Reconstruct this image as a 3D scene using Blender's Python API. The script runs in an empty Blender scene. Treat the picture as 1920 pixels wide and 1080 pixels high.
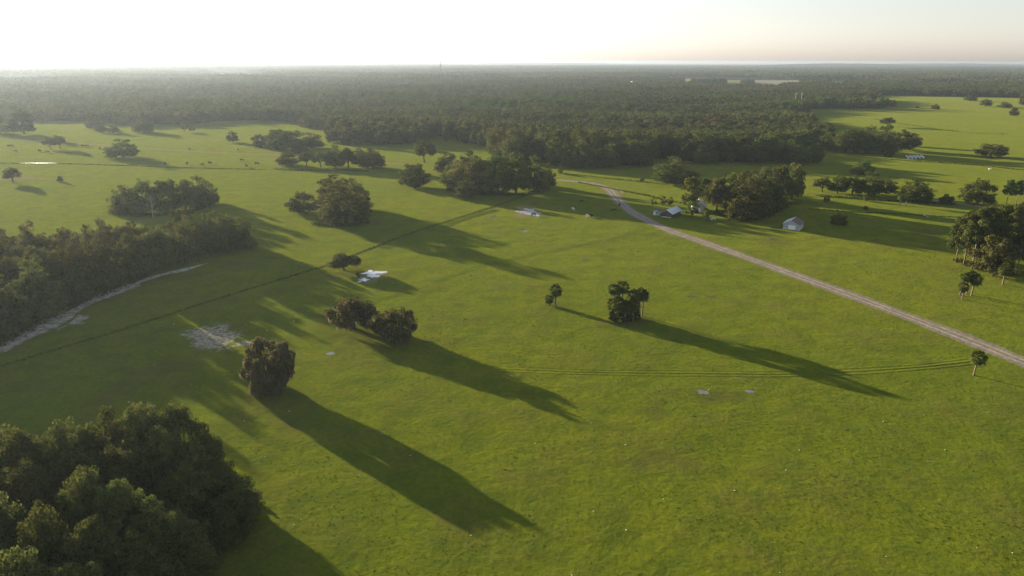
import bpy, math, random
import numpy as np
from mathutils import Vector

# ------------------------------------------------------------------ camera, sky, sun, exposure
S = bpy.context.scene
CAM_H = 70.0
HFOV = math.radians(71.0)
PITCH = math.radians(17.56)
SUN_EL = math.radians(8.7)
SUN_AZ = math.radians(-47.0)            # clockwise from +Y (view direction)
EXPOSURE = 2.0
SUN_STRENGTH = 5.0
SKY_STRENGTH = 0.06
HAZE_DENSITY = 0.00008

cam = bpy.data.cameras.new('camera')
cam_o = bpy.data.objects.new('camera', cam)
S.collection.objects.link(cam_o)
cam.sensor_fit = 'HORIZONTAL'
cam.sensor_width = 36.0
cam.lens = 18.0 / math.tan(HFOV / 2)
cam.clip_start = 0.5
cam.clip_end = 120000
cam_o.location = (0, 0, CAM_H)
cam_o.rotation_euler = (math.pi / 2 - PITCH, math.radians(-0.1), 0)
S.camera = cam_o

world = bpy.data.worlds.new('World')
S.world = world
world.use_nodes = True
wn = world.node_tree
wn.nodes.clear()
sky = wn.nodes.new('ShaderNodeTexSky')
sky.sky_type = 'NISHITA'
sky.sun_disc = False
sky.sun_elevation = SUN_EL
sky.sun_rotation = SUN_AZ % (2 * math.pi)
sky.air_density = 1.0
sky.dust_density = 0.75
sky.ozone_density = 1.0
hsv = wn.nodes.new('ShaderNodeHueSaturation')
hsv.inputs['Saturation'].default_value = 0.46
tint = wn.nodes.new('ShaderNodeMix')
tint.data_type = 'RGBA'
tint.blend_type = 'MULTIPLY'
tint.inputs['Factor'].default_value = 1.0
tint.inputs['B'].default_value = (0.95, 0.98, 1.09, 1)      # the photograph's white balance
bg = wn.nodes.new('ShaderNodeBackground')
bg.inputs['Strength'].default_value = SKY_STRENGTH
wo = wn.nodes.new('ShaderNodeOutputWorld')
wn.links.new(sky.outputs[0], hsv.inputs['Color'])
wn.links.new(hsv.outputs[0], tint.inputs['A'])
wn.links.new(tint.outputs['Result'], bg.inputs[0])
wn.links.new(bg.outputs[0], wo.inputs[0])

sun = bpy.data.lights.new('sun', 'SUN')
sun.energy = SUN_STRENGTH
sun.angle = math.radians(0.6)
sun.color = (1.0, 0.82, 0.55)
sun_o = bpy.data.objects.new('sun', sun)
S.collection.objects.link(sun_o)
sdir = Vector((math.sin(SUN_AZ) * math.cos(SUN_EL), math.cos(SUN_AZ) * math.cos(SUN_EL), math.sin(SUN_EL)))
sun_o.rotation_euler = (-sdir).to_track_quat('-Z', 'Y').to_euler()
sun_o.location = sdir * 500

S.view_settings.view_transform = 'Standard'
S.view_settings.look = 'None'
S.view_settings.exposure = EXPOSURE
S.view_settings.gamma = 1.0
S.view_settings.use_curve_mapping = False
S.cycles.max_bounces = 5
S.cycles.diffuse_bounces = 2
S.cycles.glossy_bounces = 2
S.cycles.transmission_bounces = 3
S.cycles.volume_bounces = 1
S.cycles.use_denoising = True
S.cycles.denoising_input_passes = 'RGB_ALBEDO_NORMAL'
S.cycles.denoising_prefilter = 'NONE'

# ------------------------------------------------------------------ helpers
COL = S.collection
rng = np.random.default_rng(7)
random.seed(7)
F = 960.0 / math.tan(HFOV / 2)
CP, SP = math.cos(PITCH), math.sin(PITCH)


def G(x, y, z=0.0):
    """ground position (metres) seen at a place of the 1920x1080 photograph, on the level z"""
    u = (x - 960) / F
    v = (540 - y) / F
    dy, dz = CP + v * SP, -SP + v * CP
    t = (CAM_H - z) / -dz
    return (u * t, dy * t)


def depth(gx, gy, z=0.0):
    return gy * CP + (CAM_H - z) * SP


def tall(gy, ytop):
    v = (540 - ytop) / F
    return CAM_H + (v * gy * CP - gy * SP) / (CP + v * SP)


def tag(o, label=None, cat=None, group=None, kind=None):
    if label: o['label'] = label
    if cat: o['category'] = cat
    if group: o['group'] = group
    if kind: o['kind'] = kind
    return o


def mesh_np(name, verts, faces, mats=(), midx=None, attrs=None, smooth=False):
    """faces: array (n,3) or (n,4)"""
    me = bpy.data.meshes.new(name)
    verts = np.asarray(verts, np.float32)
    faces = np.asarray(faces, np.int32)
    n, k = faces.shape
    me.vertices.add(len(verts))
    me.vertices.foreach_set('co', verts.ravel())
    me.loops.add(n * k)
    me.loops.foreach_set('vertex_index', faces.ravel())
    me.polygons.add(n)
    me.polygons.foreach_set('loop_start', np.arange(n, dtype=np.int32) * k)
    for m in mats:
        me.materials.append(m)
    if midx is not None:
        me.polygons.foreach_set('material_index', np.asarray(midx, np.int32))
    if smooth:
        me.polygons.foreach_set('use_smooth', np.ones(n, bool))
    for an, dom, data in (attrs or ()):
        a = me.attributes.new(an, 'FLOAT', dom)
        a.data.foreach_set('value', np.asarray(data, np.float32))
    me.update(calc_edges=True)
    return me


class MB:
    """collects polygons for one hard-surface mesh"""
    def __init__(s):
        s.v = []
        s.f = []

    def poly(s, pts):
        b = len(s.v)
        s.v += [tuple(p) for p in pts]
        s.f.append(tuple(range(b, b + len(pts))))

    def box(s, x0, x1, y0, y1, z0, z1):
        b = len(s.v)
        s.v += [(x, y, z) for z in (z0, z1) for y in (y0, y1) for x in (x0, x1)]
        for q in ((0, 2, 3, 1), (4, 5, 7, 6), (0, 1, 5, 4), (2, 6, 7, 3), (0, 4, 6, 2), (1, 3, 7, 5)):
            s.f.append(tuple(b + i for i in q))

    def prism(s, prof, y0, y1):
        """profile in xz extruded along y"""
        n = len(prof)
        b = len(s.v)
        s.v += [(x, y0, z) for x, z in prof] + [(x, y1, z) for x, z in prof]
        s.f.append(tuple(b + i for i in range(n)))
        s.f.append(tuple(b + n + i for i in reversed(range(n))))
        for i in range(n):
            j = (i + 1) % n
            s.f.append((b + i, b + n + i, b + n + j, b + j))

    def tube(s, pts, rad, k=7):
        pts = [Vector(p) for p in pts]
        b = len(s.v)
        for i, p in enumerate(pts):
            d = (pts[min(i + 1, len(pts) - 1)] - pts[max(i - 1, 0)]).normalized()
            a = d.orthogonal().normalized()
            c = d.cross(a)
            for q in range(k):
                t = 2 * math.pi * q / k
                s.v.append(tuple(p + (a * math.cos(t) + c * math.sin(t)) * rad[i]))
        for i in range(len(pts) - 1):
            for q in range(k):
                r = (q + 1) % k
                s.f.append((b + i * k + q, b + i * k + r, b + (i + 1) * k + r, b + (i + 1) * k + q))
        s.f.append(tuple(b + q for q in reversed(range(k))))
        s.f.append(tuple(b + (len(pts) - 1) * k + q for q in range(k)))

    def mesh(s, name, mat, smooth=False):
        me = bpy.data.meshes.new(name)
        me.from_pydata(s.v, [], s.f)
        me.materials.append(mat)
        if smooth:
            me.polygons.foreach_set('use_smooth', np.ones(len(me.polygons), bool))
        me.update()
        return me

    def build(s, name, mat, parent=None, smooth=False):
        return obj(name, s.mesh(name, mat, smooth), parent)


def obj(name, me, parent=None, loc=None, rz=None):
    o = bpy.data.objects.new(name, me)
    COL.objects.link(o)
    if parent: o.parent = parent
    if loc: o.location = loc
    if rz is not None: o.rotation_euler = (0, 0, rz)
    return o


def thing(name, loc, rz, label, cat, group=None):
    return tag(obj(name, None, None, loc, rz), label, cat, group)


# ------------------------------------------------------------------ materials
def newmat(name):
    m = bpy.data.materials.new(name)
    m.use_nodes = True
    nt = m.node_tree
    nt.nodes.clear()
    out = nt.nodes.new('ShaderNodeOutputMaterial')
    return m, nt, out


def nd(nt, t, **kw):
    n = nt.nodes.new(t)
    for k, v in kw.items():
        setattr(n, k, v)
    return n


def mixc(nt, fac, a, b, blend='MIX'):
    n = nt.nodes.new('ShaderNodeMix')
    n.data_type = 'RGBA'
    n.blend_type = blend
    for sock, val in ((n.inputs['Factor'], fac), (n.inputs['A'], a), (n.inputs['B'], b)):
        if hasattr(val, 'is_linked') or isinstance(val, bpy.types.NodeSocket):
            nt.links.new(val, sock)
        elif isinstance(val, (int, float)):
            sock.default_value = val
        else:
            sock.default_value = (*val, 1)
    return n.outputs['Result']


def maprange(nt, val, a, b, c=0.0, d=1.0):
    n = nt.nodes.new('ShaderNodeMapRange')
    n.inputs[1].default_value, n.inputs[2].default_value = a, b
    n.inputs[3].default_value, n.inputs[4].default_value = c, d
    nt.links.new(val, n.inputs[0])
    return n.outputs[0]


def noise(nt, vec, scale, detail=3.0, rough=0.55):
    n = nt.nodes.new('ShaderNodeTexNoise')
    n.inputs['Scale'].default_value = scale
    n.inputs['Detail'].default_value = detail
    n.inputs['Roughness'].default_value = rough
    nt.links.new(vec, n.inputs['Vector'])
    return n.outputs['Fac']


def mathn(nt, op, a, b=None):
    n = nt.nodes.new('ShaderNodeMath')
    n.operation = op
    for i, v in enumerate((a, b)):
        if v is None: continue
        if isinstance(v, (int, float)): n.inputs[i].default_value = v
        else: nt.links.new(v, n.inputs[i])
    return n.outputs[0]


def grass_nodes(nt):
    """colour and bumped normal of the pasture, in world metres"""
    geo = nd(nt, 'ShaderNodeNewGeometry')
    pos = geo.outputs['Position']
    big = noise(nt, pos, 0.011, 4, 0.55)
    mid = noise(nt, pos, 0.07, 4, 0.6)
    fine = noise(nt, pos, 0.9, 5, 0.7)
    tiny = noise(nt, pos, 2.6, 2, 0.6)
    c = mixc(nt, maprange(nt, big, 0.36, 0.64), (0.096, 0.126, 0.009), (0.131, 0.146, 0.010))
    c = mixc(nt, maprange(nt, mid, 0.47, 0.70, 0, 0.72), c, (0.102, 0.092, 0.026))
    dark = maprange(nt, noise(nt, pos, 0.15, 6, 0.66), 0.46, 0.66, 0, 0.75)
    c = mixc(nt, dark, c, (0.052, 0.082, 0.012))
    c = mixc(nt, maprange(nt, fine, 0.40, 0.66, 0, 0.75), c, (0.054, 0.082, 0.009))
    c = mixc(nt, maprange(nt, tiny, 0.5, 0.8, 0, 0.35), c, (0.16, 0.165, 0.022))
    # thin worn spots of dry thatch and a little pale soil
    spot = maprange(nt, noise(nt, pos, 0.33, 2, 0.4), 0.72, 0.80, 0, 0.55)
    c = mixc(nt, spot, c, (0.15, 0.13, 0.07))
    bump = nd(nt, 'ShaderNodeBump')
    bump.inputs['Strength'].default_value = 0.8
    bump.inputs['Distance'].default_value = 0.16
    h = mathn(nt, 'ADD', mathn(nt, 'MULTIPLY', fine, 1.0), mathn(nt, 'MULTIPLY', mid, 4.0))
    nt.links.new(h, bump.inputs['Height'])
    return pos, c, bump.outputs[0]


def finish(nt, out, col, rough=0.95, normal=None, spec=0.1):
    p = nd(nt, 'ShaderNodeBsdfPrincipled')
    if isinstance(col, bpy.types.NodeSocket): nt.links.new(col, p.inputs['Base Color'])
    else: p.inputs['Base Color'].default_value = (*col, 1)
    p.inputs['Roughness'].default_value = rough
    p.inputs['Specular IOR Level'].default_value = spec
    if normal: nt.links.new(normal, p.inputs['Normal'])
    nt.links.new(p.outputs[0], out.inputs[0])
    return p


def mat_grass():
    m, nt, out = newmat('pasture_grass')
    _, c, n = grass_nodes(nt)
    p = finish(nt, out, c, 1.0, n, 0.0)
    p.inputs['Sheen Weight'].default_value = 0.035
    p.inputs['Sheen Roughness'].default_value = 0.45
    p.inputs['Sheen Tint'].default_value = (0.72, 0.85, 0.15, 1)
    return m


def mat_blend(name, col_a, col_b, nscale, amount=0.75, soft=0.22, ruts=False, top=1.0):
    """bare soil fading raggedly into the pasture; attribute m is 1 inside and 0 on the rim"""
    m, nt, out = newmat(name)
    pos, g, n = grass_nodes(nt)
    at = nd(nt, 'ShaderNodeAttribute', attribute_name='m')
    k = mathn(nt, 'ADD', at.outputs['Fac'], mathn(nt, 'MULTIPLY', mathn(nt, 'SUBTRACT', noise(nt, pos, nscale, 5, 0.7), 0.5), amount * 2))
    mask = mathn(nt, 'MULTIPLY', maprange(nt, k, 0.42 - soft, 0.42 + soft), maprange(nt, at.outputs['Fac'], 0.0, 0.3, 0.0, top))
    c = mixc(nt, maprange(nt, noise(nt, pos, nscale * 1.7, 4, 0.65), 0.36, 0.66), col_a, col_b)
    if ruts:
        u = nd(nt, 'ShaderNodeAttribute', attribute_name='u')
        w = mathn(nt, 'ABSOLUTE', mathn(nt, 'SUBTRACT', mathn(nt, 'ABSOLUTE', u.outputs['Fac']), 0.42))
        rut = mathn(nt, 'MULTIPLY', maprange(nt, w, 0.08, 0.26, 1, 0), maprange(nt, noise(nt, pos, 0.25, 3, 0.6), 0.3, 0.6, 0.35, 1.0))
        c = mixc(nt, rut, c, tuple(min(1, x * 1.42) for x in col_a))
    c = mixc(nt, mask, g, c)
    p = finish(nt, out, c, 1.0, n, 0.0)
    nt.links.new(maprange(nt, mask, 0, 1, 0.035, 0.0), p.inputs['Sheen Weight'])
    p.inputs['Sheen Roughness'].default_value = 0.45
    p.inputs['Sheen Tint'].default_value = (0.72, 0.85, 0.15, 1)
    return m


def mat_leaf(name, dark, light, transl=0.3, var=0.35, thr=0.0):
    m, nt, out = newmat(name)
    at = nd(nt, 'ShaderNodeAttribute', attribute_name='tint')
    oi = nd(nt, 'ShaderNodeObjectInfo')
    c = mixc(nt, at.outputs['Fac'], dark, light)
    geo = nd(nt, 'ShaderNodeNewGeometry')           # stands of different species and age
    st = noise(nt, geo.outputs['Position'], 0.0065, 4, 0.65)
    c = mixc(nt, maprange(nt, st, 0.42, 0.60, 0, 0.7), c, (dark[0] * 1.7, dark[1] * 2.2, dark[2] * 1.5))
    c = mixc(nt, maprange(nt, noise(nt, geo.outputs['Position'], 0.017, 3, 0.6), 0.52, 0.68, 0, 0.65), c, (light[0] * 1.15, light[1] * .95, light[2] * 1.1))
    h = nd(nt, 'ShaderNodeHueSaturation')
    nt.links.new(c, h.inputs['Color'])
    nt.links.new(maprange(nt, oi.outputs['Random'], 0, 1, 0.485, 0.512), h.inputs['Hue'])
    nt.links.new(maprange(nt, oi.outputs['Random'], 0, 1, 1 - var, 1 + var), h.inputs['Value'])
    d = nd(nt, 'ShaderNodeBsdfDiffuse')
    t = nd(nt, 'ShaderNodeBsdfTranslucent')
    mx = nd(nt, 'ShaderNodeMixShader')
    mx.inputs[0].default_value = transl
    nt.links.new(h.outputs[0], d.inputs[0])
    nt.links.new(h.outputs[0], t.inputs[0])
    nt.links.new(d.outputs[0], mx.inputs[1])
    nt.links.new(t.outputs[0], mx.inputs[2])
    nt.links.new(mx.outputs[0], out.inputs[0])
    return m


def mat_plain(name, col, rough=0.8, nscale=2.0, amt=0.3, spec=0.2, metal=0.0):
    m, nt, out = newmat(name)
    tc = nd(nt, 'ShaderNodeTexCoord')
    f = noise(nt, tc.outputs['Object'], nscale, 4, 0.6)
    c = mixc(nt, maprange(nt, f, 0.3, 0.7), tuple(x * (1 - amt) for x in col), tuple(min(1, x * (1 + amt)) for x in col))
    p = finish(nt, out, c, rough, None, spec)
    p.inputs['Metallic'].default_value = metal
    return m


def mat_ribbed(name, col, per_m, rough=0.45, metal=0.0, axis=0, amt=0.12):
    """sheet metal with fine ribs and a little rust"""
    m, nt, out = newmat(name)
    tc = nd(nt, 'ShaderNodeTexCoord')
    sx = nd(nt, 'ShaderNodeSeparateXYZ')
    nt.links.new(tc.outputs['Object'], sx.inputs[0])
    w = mathn(nt, 'SINE', mathn(nt, 'MULTIPLY', sx.outputs[axis], per_m * 2 * math.pi))
    f = noise(nt, tc.outputs['Object'], 0.9, 4, 0.6)
    c = mixc(nt, maprange(nt, f, 0.35, 0.7), tuple(x * (1 - amt) for x in col), tuple(min(1, x * (1 + amt)) for x in col))
    b = nd(nt, 'ShaderNodeBump')
    b.inputs['Strength'].default_value = 0.5
    b.inputs['Distance'].default_value = 0.03
    nt.links.new(w, b.inputs['Height'])
    p = finish(nt, out, c, rough, b.outputs[0], 0.4)
    p.inputs['Metallic'].default_value = metal
    return m


def mat_water():
    m, nt, out = newmat('shallow_water')
    geo = nd(nt, 'ShaderNodeNewGeometry')
    f = noise(nt, geo.outputs['Position'], 0.6, 3, 0.5)
    c = mixc(nt, maprange(nt, f, 0.35, 0.65), (0.26, 0.29, 0.31), (0.50, 0.54, 0.57))  # pale base colour stands in for the sky reflected in the water
    b = nd(nt, 'ShaderNodeBump')
    b.inputs['Strength'].default_value = 0.06
    b.inputs['Distance'].default_value = 0.02
    nt.links.new(noise(nt, geo.outputs['Position'], 3.0, 3, 0.5), b.inputs['Height'])
    p = finish(nt, out, c, 0.18, b.outputs[0], 0.4)
    p.inputs['IOR'].default_value = 1.33
    p.inputs['Coat Weight'].default_value = 0.25
    p.inputs['Coat Roughness'].default_value = 0.03
    return m


M = {}
M['grass'] = mat_grass()
M['road'] = mat_blend('dirt_road', (0.215, 0.190, 0.152), (0.150, 0.132, 0.102), 0.45, 0.62, 0.14, ruts=True)
M['faint'] = mat_blend('faint_track', (0.20, 0.165, 0.10), (0.14, 0.125, 0.06), 0.2, 0.5, 0.3)
M['sand'] = mat_blend('pale_sand', (0.56, 0.53, 0.48), (0.22, 0.19, 0.14), 0.34, 1.15, 0.22, top=0.8)
M['sandpatch'] = mat_blend('grey_sand', (0.42, 0.38, 0.33), (0.10, 0.09, 0.06), 0.55, 1.0, 0.2, top=0.8)
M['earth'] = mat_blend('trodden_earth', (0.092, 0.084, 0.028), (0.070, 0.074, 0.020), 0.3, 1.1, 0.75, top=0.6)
M['tan'] = mat_plain('cut_field', (0.13, 0.12, 0.07), 0.95, 0.01, 0.2)
M['water'] = mat_water()
M['mud'] = mat_plain('dark_mud', (0.045, 0.042, 0.026), .7, 1.0, .3)
M['water2'] = mat_plain('muddy_water', (0.13, 0.13, 0.115), .15, 1.0, .3, .5)
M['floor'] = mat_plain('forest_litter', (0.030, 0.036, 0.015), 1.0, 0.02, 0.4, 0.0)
M['tuft'] = mat_leaf('grass_blades', (0.068, 0.10, 0.010), (0.155, 0.165, 0.018), 0.45, 0.3)
M['weed'] = mat_leaf('weed_leaves', (0.040, 0.055, 0.012), (0.085, 0.092, 0.020), 0.35, 0.2)
M['ditch'] = mat_leaf('ditch_grass', (0.050, 0.070, 0.012), (0.10, 0.105, 0.022), 0.35, 0.2)
M['oak'] = mat_leaf('oak_leaves', (0.042, 0.050, 0.014), (0.130, 0.128, 0.040), 0.30, 0.25)
M['oakfresh'] = mat_leaf('fresh_leaves', (0.058, 0.078, 0.014), (0.13, 0.145, 0.030), 0.38, 0.22)
M['moss'] = mat_leaf('hanging_moss', (0.060, 0.050, 0.032), (0.150, 0.125, 0.080), 0.30, 0.15)
M['pine'] = mat_leaf('pine_needles', (0.036, 0.050, 0.014), (0.090, 0.105, 0.030), 0.30, 0.25)
M['palm'] = mat_leaf('palm_fronds', (0.040, 0.052, 0.013), (0.11, 0.11, 0.030), 0.28, 0.2)
M['thatch'] = mat_leaf('dead_fronds', (0.10, 0.075, 0.040), (0.17, 0.13, 0.07), 0.2, 0.2)
M['bark'] = mat_plain('oak_bark', (0.085, 0.072, 0.055), 0.95, 3.0, 0.4, 0.05)
M['pinebark'] = mat_plain('pine_bark', (0.17, 0.135, 0.10), 0.95, 2.5, 0.35, 0.05)
M['palmbark'] = mat_plain('palm_bark', (0.15, 0.125, 0.095), 0.95, 3.0, 0.35, 0.05)
M['bleached'] = mat_plain('bleached_wood', (0.36, 0.32, 0.27), 0.9, 3.0, 0.25, 0.1)

# ------------------------------------------------------------------ the ground
R = 22000.0
tag(obj('ground', mesh_np('ground', [(-R, -R / 6, 0), (R, -R / 6, 0), (R, R, 0), (-R, R, 0)], [(0, 1, 2, 3)], [M['grass']])), kind='structure')


def smooth_line(pts, step):
    P = np.array(pts, float)
    P = np.vstack([2 * P[0] - P[1], P, 2 * P[-1] - P[-2]])
    out = []
    for i in range(1, len(P) - 2):
        L = np.hypot(*(P[i + 1] - P[i]))
        n = max(2, int(L / step))
        for t in np.arange(n) / n:
            a, b, c, d = P[i - 1], P[i], P[i + 1], P[i + 2]
            out.append(0.5 * (2 * b + (c - a) * t + (2 * a - 5 * b + 4 * c - d) * t * t + (3 * b - a - 3 * c + d) * t ** 3))
    out.append(P[-2])
    return np.array(out)


def line_frame(px, step):
    C = smooth_line([G(*p) for p in px], step)
    T = np.gradient(C, axis=0)
    T /= np.linalg.norm(T, axis=1)[:, None]
    return C, np.stack([-T[:, 1], T[:, 0]], 1)


ROADLINES = []


def strip(name, px, half, mat, z, step=2.5, us=(-1.8, -1.35, -1.0, -0.7, -0.35, 0, 0.35, 0.7, 1.0, 1.35, 1.8), prof=None, wob=0.12, taper=False):
    C, N = line_frame(px, step)
    n, k = len(C), len(us)
    us = np.array(us)
    hw = half * (1 + wob * np.sin(np.arange(n) * 0.31) * np.cos(np.arange(n) * 0.083 + 1))
    if taper: hw = hw * np.clip(np.minimum(np.arange(n), np.arange(n)[::-1]) / 6.0, 0.15, 1)
    xy = C[:, None, :] + N[:, None, :] * (us[None, :, None] * hw[:, None, None])
    zz = np.full((n, k), z)
    if prof is not None:
        zz = z + np.array(prof)[None, :] * (0.75 + 0.5 * rng.random((n, k)))
        zz[:, 0] = zz[:, -1] = z
    V = np.concatenate([xy, zz[:, :, None]], 2).reshape(-1, 3)
    i = np.arange(n - 1)[:, None] * k + np.arange(k - 1)[None, :]
    Fq = np.stack([i, i + k, i + k + 1, i + 1], -1).reshape(-1, 4)
    m = np.clip(1 - (np.abs(us) - 0.75) / 0.85, 0, 1)
    if mat not in (M['grass'],):
        ROADLINES.append((C, half * 1.25))
    me = mesh_np(name, V, Fq[:, ::-1], [mat], attrs=[('m', 'POINT', np.tile(m, n)), ('u', 'POINT', np.tile(us, n))])
    return tag(obj(name, me), kind='structure')


BLOBS = []


def blob(name, cx, cy, rx, ry, mat, z, seed, rot=0.0, rough=0.3, k=40, rings=6, keep=True):
    """ragged sheet of soil or water round ground point (cx, cy)"""
    r_ = np.random.default_rng(seed)
    t = np.linspace(0, 2 * math.pi, k, endpoint=False)
    e = np.ones(k)
    for h in range(2, 9):
        e += rough * r_.normal() / h ** 0.8 * np.cos(h * t + r_.random() * 7)
    e = np.clip(e, 0.5, 1.7)
    V = [(cx, cy, z)]
    m = [1.0]
    for j in range(1, rings + 1):
        s = j / rings
        X, Y = np.cos(t) * rx * e * s, np.sin(t) * ry * e * s
        for a, b in zip(X * math.cos(rot) - Y * math.sin(rot), X * math.sin(rot) + Y * math.cos(rot)):
            V.append((cx + a, cy + b, z))
            m.append(max(0, 1 - s ** 1.6))
    Fq = []
    for q in range(k):
        Fq.append((0, 1 + q, 1 + (q + 1) % k, 1 + (q + 1) % k))
    me = bpy.data.meshes.new(name)
    faces = [(0, 1 + q, 1 + (q + 1) % k) for q in range(k)]
    for j in range(rings - 1):
        for q in range(k):
            a, b = 1 + j * k + q, 1 + j * k + (q + 1) % k
            faces.append((a, a + k, b + k, b))
    me.from_pydata(V, [], faces)
    me.materials.append(mat)
    at = me.attributes.new('m', 'FLOAT', 'POINT')
    at.data.foreach_set('value', np.array(m, np.float32))
    me.update()
    if keep: BLOBS.append((cx, cy, max(rx, ry) * 0.8))
    return tag(obj(name, me), kind='structure')


def blob_px(name, x0, x1, y0, y1, mat, z, seed, **kw):
    """the same, from its extent in the photograph"""
    a, b = G((x0 + x1) / 2, y0), G((x0 + x1) / 2, y1)
    c = ((a[0] + b[0]) / 2, (a[1] + b[1]) / 2)
    w = (x1 - x0) / F * depth(*c) / 2
    return blob(name, c[0], c[1], w, abs(a[1] - b[1]) / 2, mat, z, seed, **kw)


# forest floor: everything beyond the front edge of the woods
FOREST_FRONT = [(-500, 226), (-200, 228), (0, 229), (140, 229), (200, 232), (300, 236), (345, 236), (390, 230), (480, 227), (525, 228), (560, 232),
                (606, 243), (640, 268), (690, 270), (735, 274), (780, 270), (800, 258), (850, 258), (868, 272), (925, 276), (935, 297), (985, 306),
                (1035, 304), (1060, 314), (1200, 315), (1215, 300), (1243, 293), (1290, 306), (1440, 308), (1452, 300), (1447, 285), (1478, 284), (1520, 268),
                (1545, 260), (1540, 250), (1500, 234), (1478, 224), (1500, 213), (1516, 204), (1560, 203), (1660, 203), (1668, 198), (1640, 192), (1630, 178),
                (1700, 178), (1920, 182), (2150, 184), (2500, 186)]
front_xy = [G(*p) for p in FOREST_FRONT]
FP = np.array([front_xy[0]] + front_xy + [(R - 1, R * .78), (R - 1, R - 1), (-R + 1, R - 1), (-R + 1, R * .7)])


def inside(P, poly):
    x, y = P[:, 0], P[:, 1]
    res = np.zeros(len(P), bool)
    n = len(poly)
    j = n - 1
    for i in range(n):
        xi, yi = poly[i]
        xj, yj = poly[j]
        c = ((yi > y) != (yj > y)) & (x < (xj - xi) * (y - yi) / (yj - yi + 1e-12) + xi)
        res ^= c
        j = i
    return res


# clearings far out: (x0, x1, y0, y1) in the photograph
CLEAR = [(1413, 1500, 149.5, 156), (1556, 1580, 153, 158.5), (1300, 1320, 148.5, 153), (200, 235, 192, 196), (1360, 1392, 152, 156), (1282, 1296, 153, 158), (1180, 1192, 154, 158.5)]
clear_polys = []
for x0, x1, y0, y1 in CLEAR:
    clear_polys.append(np.array([G(x0, y0), G(x1, y0), G(x1, y1 + (y1 - y0) * 0.8), G(x0, y1 + (y1 - y0) * 0.8)]))

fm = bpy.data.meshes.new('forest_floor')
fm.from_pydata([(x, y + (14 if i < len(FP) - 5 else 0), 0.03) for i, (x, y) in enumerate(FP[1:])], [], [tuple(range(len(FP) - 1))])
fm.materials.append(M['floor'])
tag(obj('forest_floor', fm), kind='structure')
for i, (x0, x1, y0, y1) in enumerate(CLEAR[:5]):
    q = clear_polys[i]
    tag(obj('distant_field', mesh_np('distant_field', [(a, b, 0.10) for a, b in q], [(0, 1, 2, 3)], [M['tan']])), kind='structure')

# glades in the woods
rg = np.random.default_rng(5)
for q in range(46):
    d_ = rg.uniform(1150, 5200)
    u_ = rg.uniform(-.74, .74)
    w_, l_ = rg.uniform(40, 130) * d_ / 2000, rg.uniform(60, 150) * d_ / 2000
    t_ = np.linspace(0, 2 * math.pi, 10, endpoint=False)
    e_ = 1 + .25 * rg.normal(size=10)
    clear_polys.append(np.stack([u_ * d_ + np.cos(t_) * w_ * e_, d_ + np.sin(t_) * l_ * e_], 1))
    if q % 2 == 0:
        gm = bpy.data.meshes.new('forest_glade')
        gm.from_pydata([(x, y, 0.10) for x, y in clear_polys[-1]], [], [tuple(range(10))])
        gm.materials.append(M['grass'] if q % 4 else M['tan'])
        tag(obj('forest_glade', gm), kind='structure')

# low rises on the horizon
rh = np.random.default_rng(9)
for hx, hy, hw, hh in ((4200, 9800, 1900, 42), (7200, 12500, 2600, 52), (-6000, 13500, 3800, 40), (600, 15500, 3000, 34), (-1500, 12000, 1500, 26)):
    xs_ = np.linspace(-1, 1, 41)
    prof_ = np.cos(xs_ * math.pi / 2) ** 1.5 * hh * (1 + .12 * np.cumsum(rh.normal(size=41)) / 3)
    V = []
    for yy, f_ in ((-1, 0), (-.5, .7), (0, 1), (.5, .7), (1, 0)):
        V += [(hx + x_ * hw, hy + yy * 500, -.5 + max(0, p_) * f_) for x_, p_ in zip(xs_, prof_)]
    i_ = np.arange(4)[:, None] * 41 + np.arange(40)[None, :]
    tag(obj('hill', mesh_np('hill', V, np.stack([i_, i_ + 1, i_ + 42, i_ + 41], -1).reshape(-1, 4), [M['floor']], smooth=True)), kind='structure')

# dirt road, wheel tracks, sandy track
ROAD = [(985, 333), (1040, 337), (1090, 341), (1122, 346), (1142, 355), (1156, 371), (1180, 393), (1215, 413), (1255, 431), (1300, 447), (1400, 482), (1500, 518), (1600, 554), (1700, 591), (1800, 629), (1920, 677), (2060, 736)]
strip('dirt_road', ROAD, 2.7, M['road'], 0.02, 2.0)
strip('dirt_road', [(1150, 350), (1163, 358), (1160, 372), (1185, 398)], 1.6, M['road'], 0.014, 2.0, taper=True)
strip('dirt_track', [(-120, 261), (30, 264), (130, 269), (240, 277), (330, 283), (430, 288), (520, 291), (560, 296), (640, 301), (730, 307), (790, 311)], 2.2, M['faint'], 0.02, 6.0)
strip('sand_track', [(-60, 680), (0, 655), (60, 625), (125, 592), (190, 557), (235, 540), (250, 534)], 2.2, M['sand'], 0.02, 1.5, wob=0.5)
strip('sand_track', [(238, 541), (290, 520), (345, 507), (392, 494)], 1.1, M['sand'], 0.024, 1.5, wob=0.6, taper=True)
strip('farm_lane', [(1745, 374), (1800, 380), (1860, 390), (1935, 402)], 2.0, M['road'], 0.02, 3.0)
US = (-1.7, -1.4, -1.15, -0.8, -0.45, -0.2, 0, 0.2, 0.45, 0.8, 1.15, 1.4, 1.7)
PR = (0, .11, .05, -.0, .0, .09, .15, .09, .0, .0, .05, .13, 0)
strip('wheel_track', [(1212, 428), (1150, 445), (1060, 464), (960, 484), (905, 496), (820, 526), (700, 566), (650, 578), (600, 590), (540, 600)], 1.1, M['grass'], 0.015, 1.5, US, tuple(p * .45 for p in PR))
strip('wheel_track', [(800, 688), (860, 690), (960, 692), (1100, 697), (1300, 699), (1480, 700), (1600, 695), (1720, 687), (1822, 676)], 1.1, M['grass'], 0.015, 1.5, US, tuple(p * .6 for p in PR))
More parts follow.
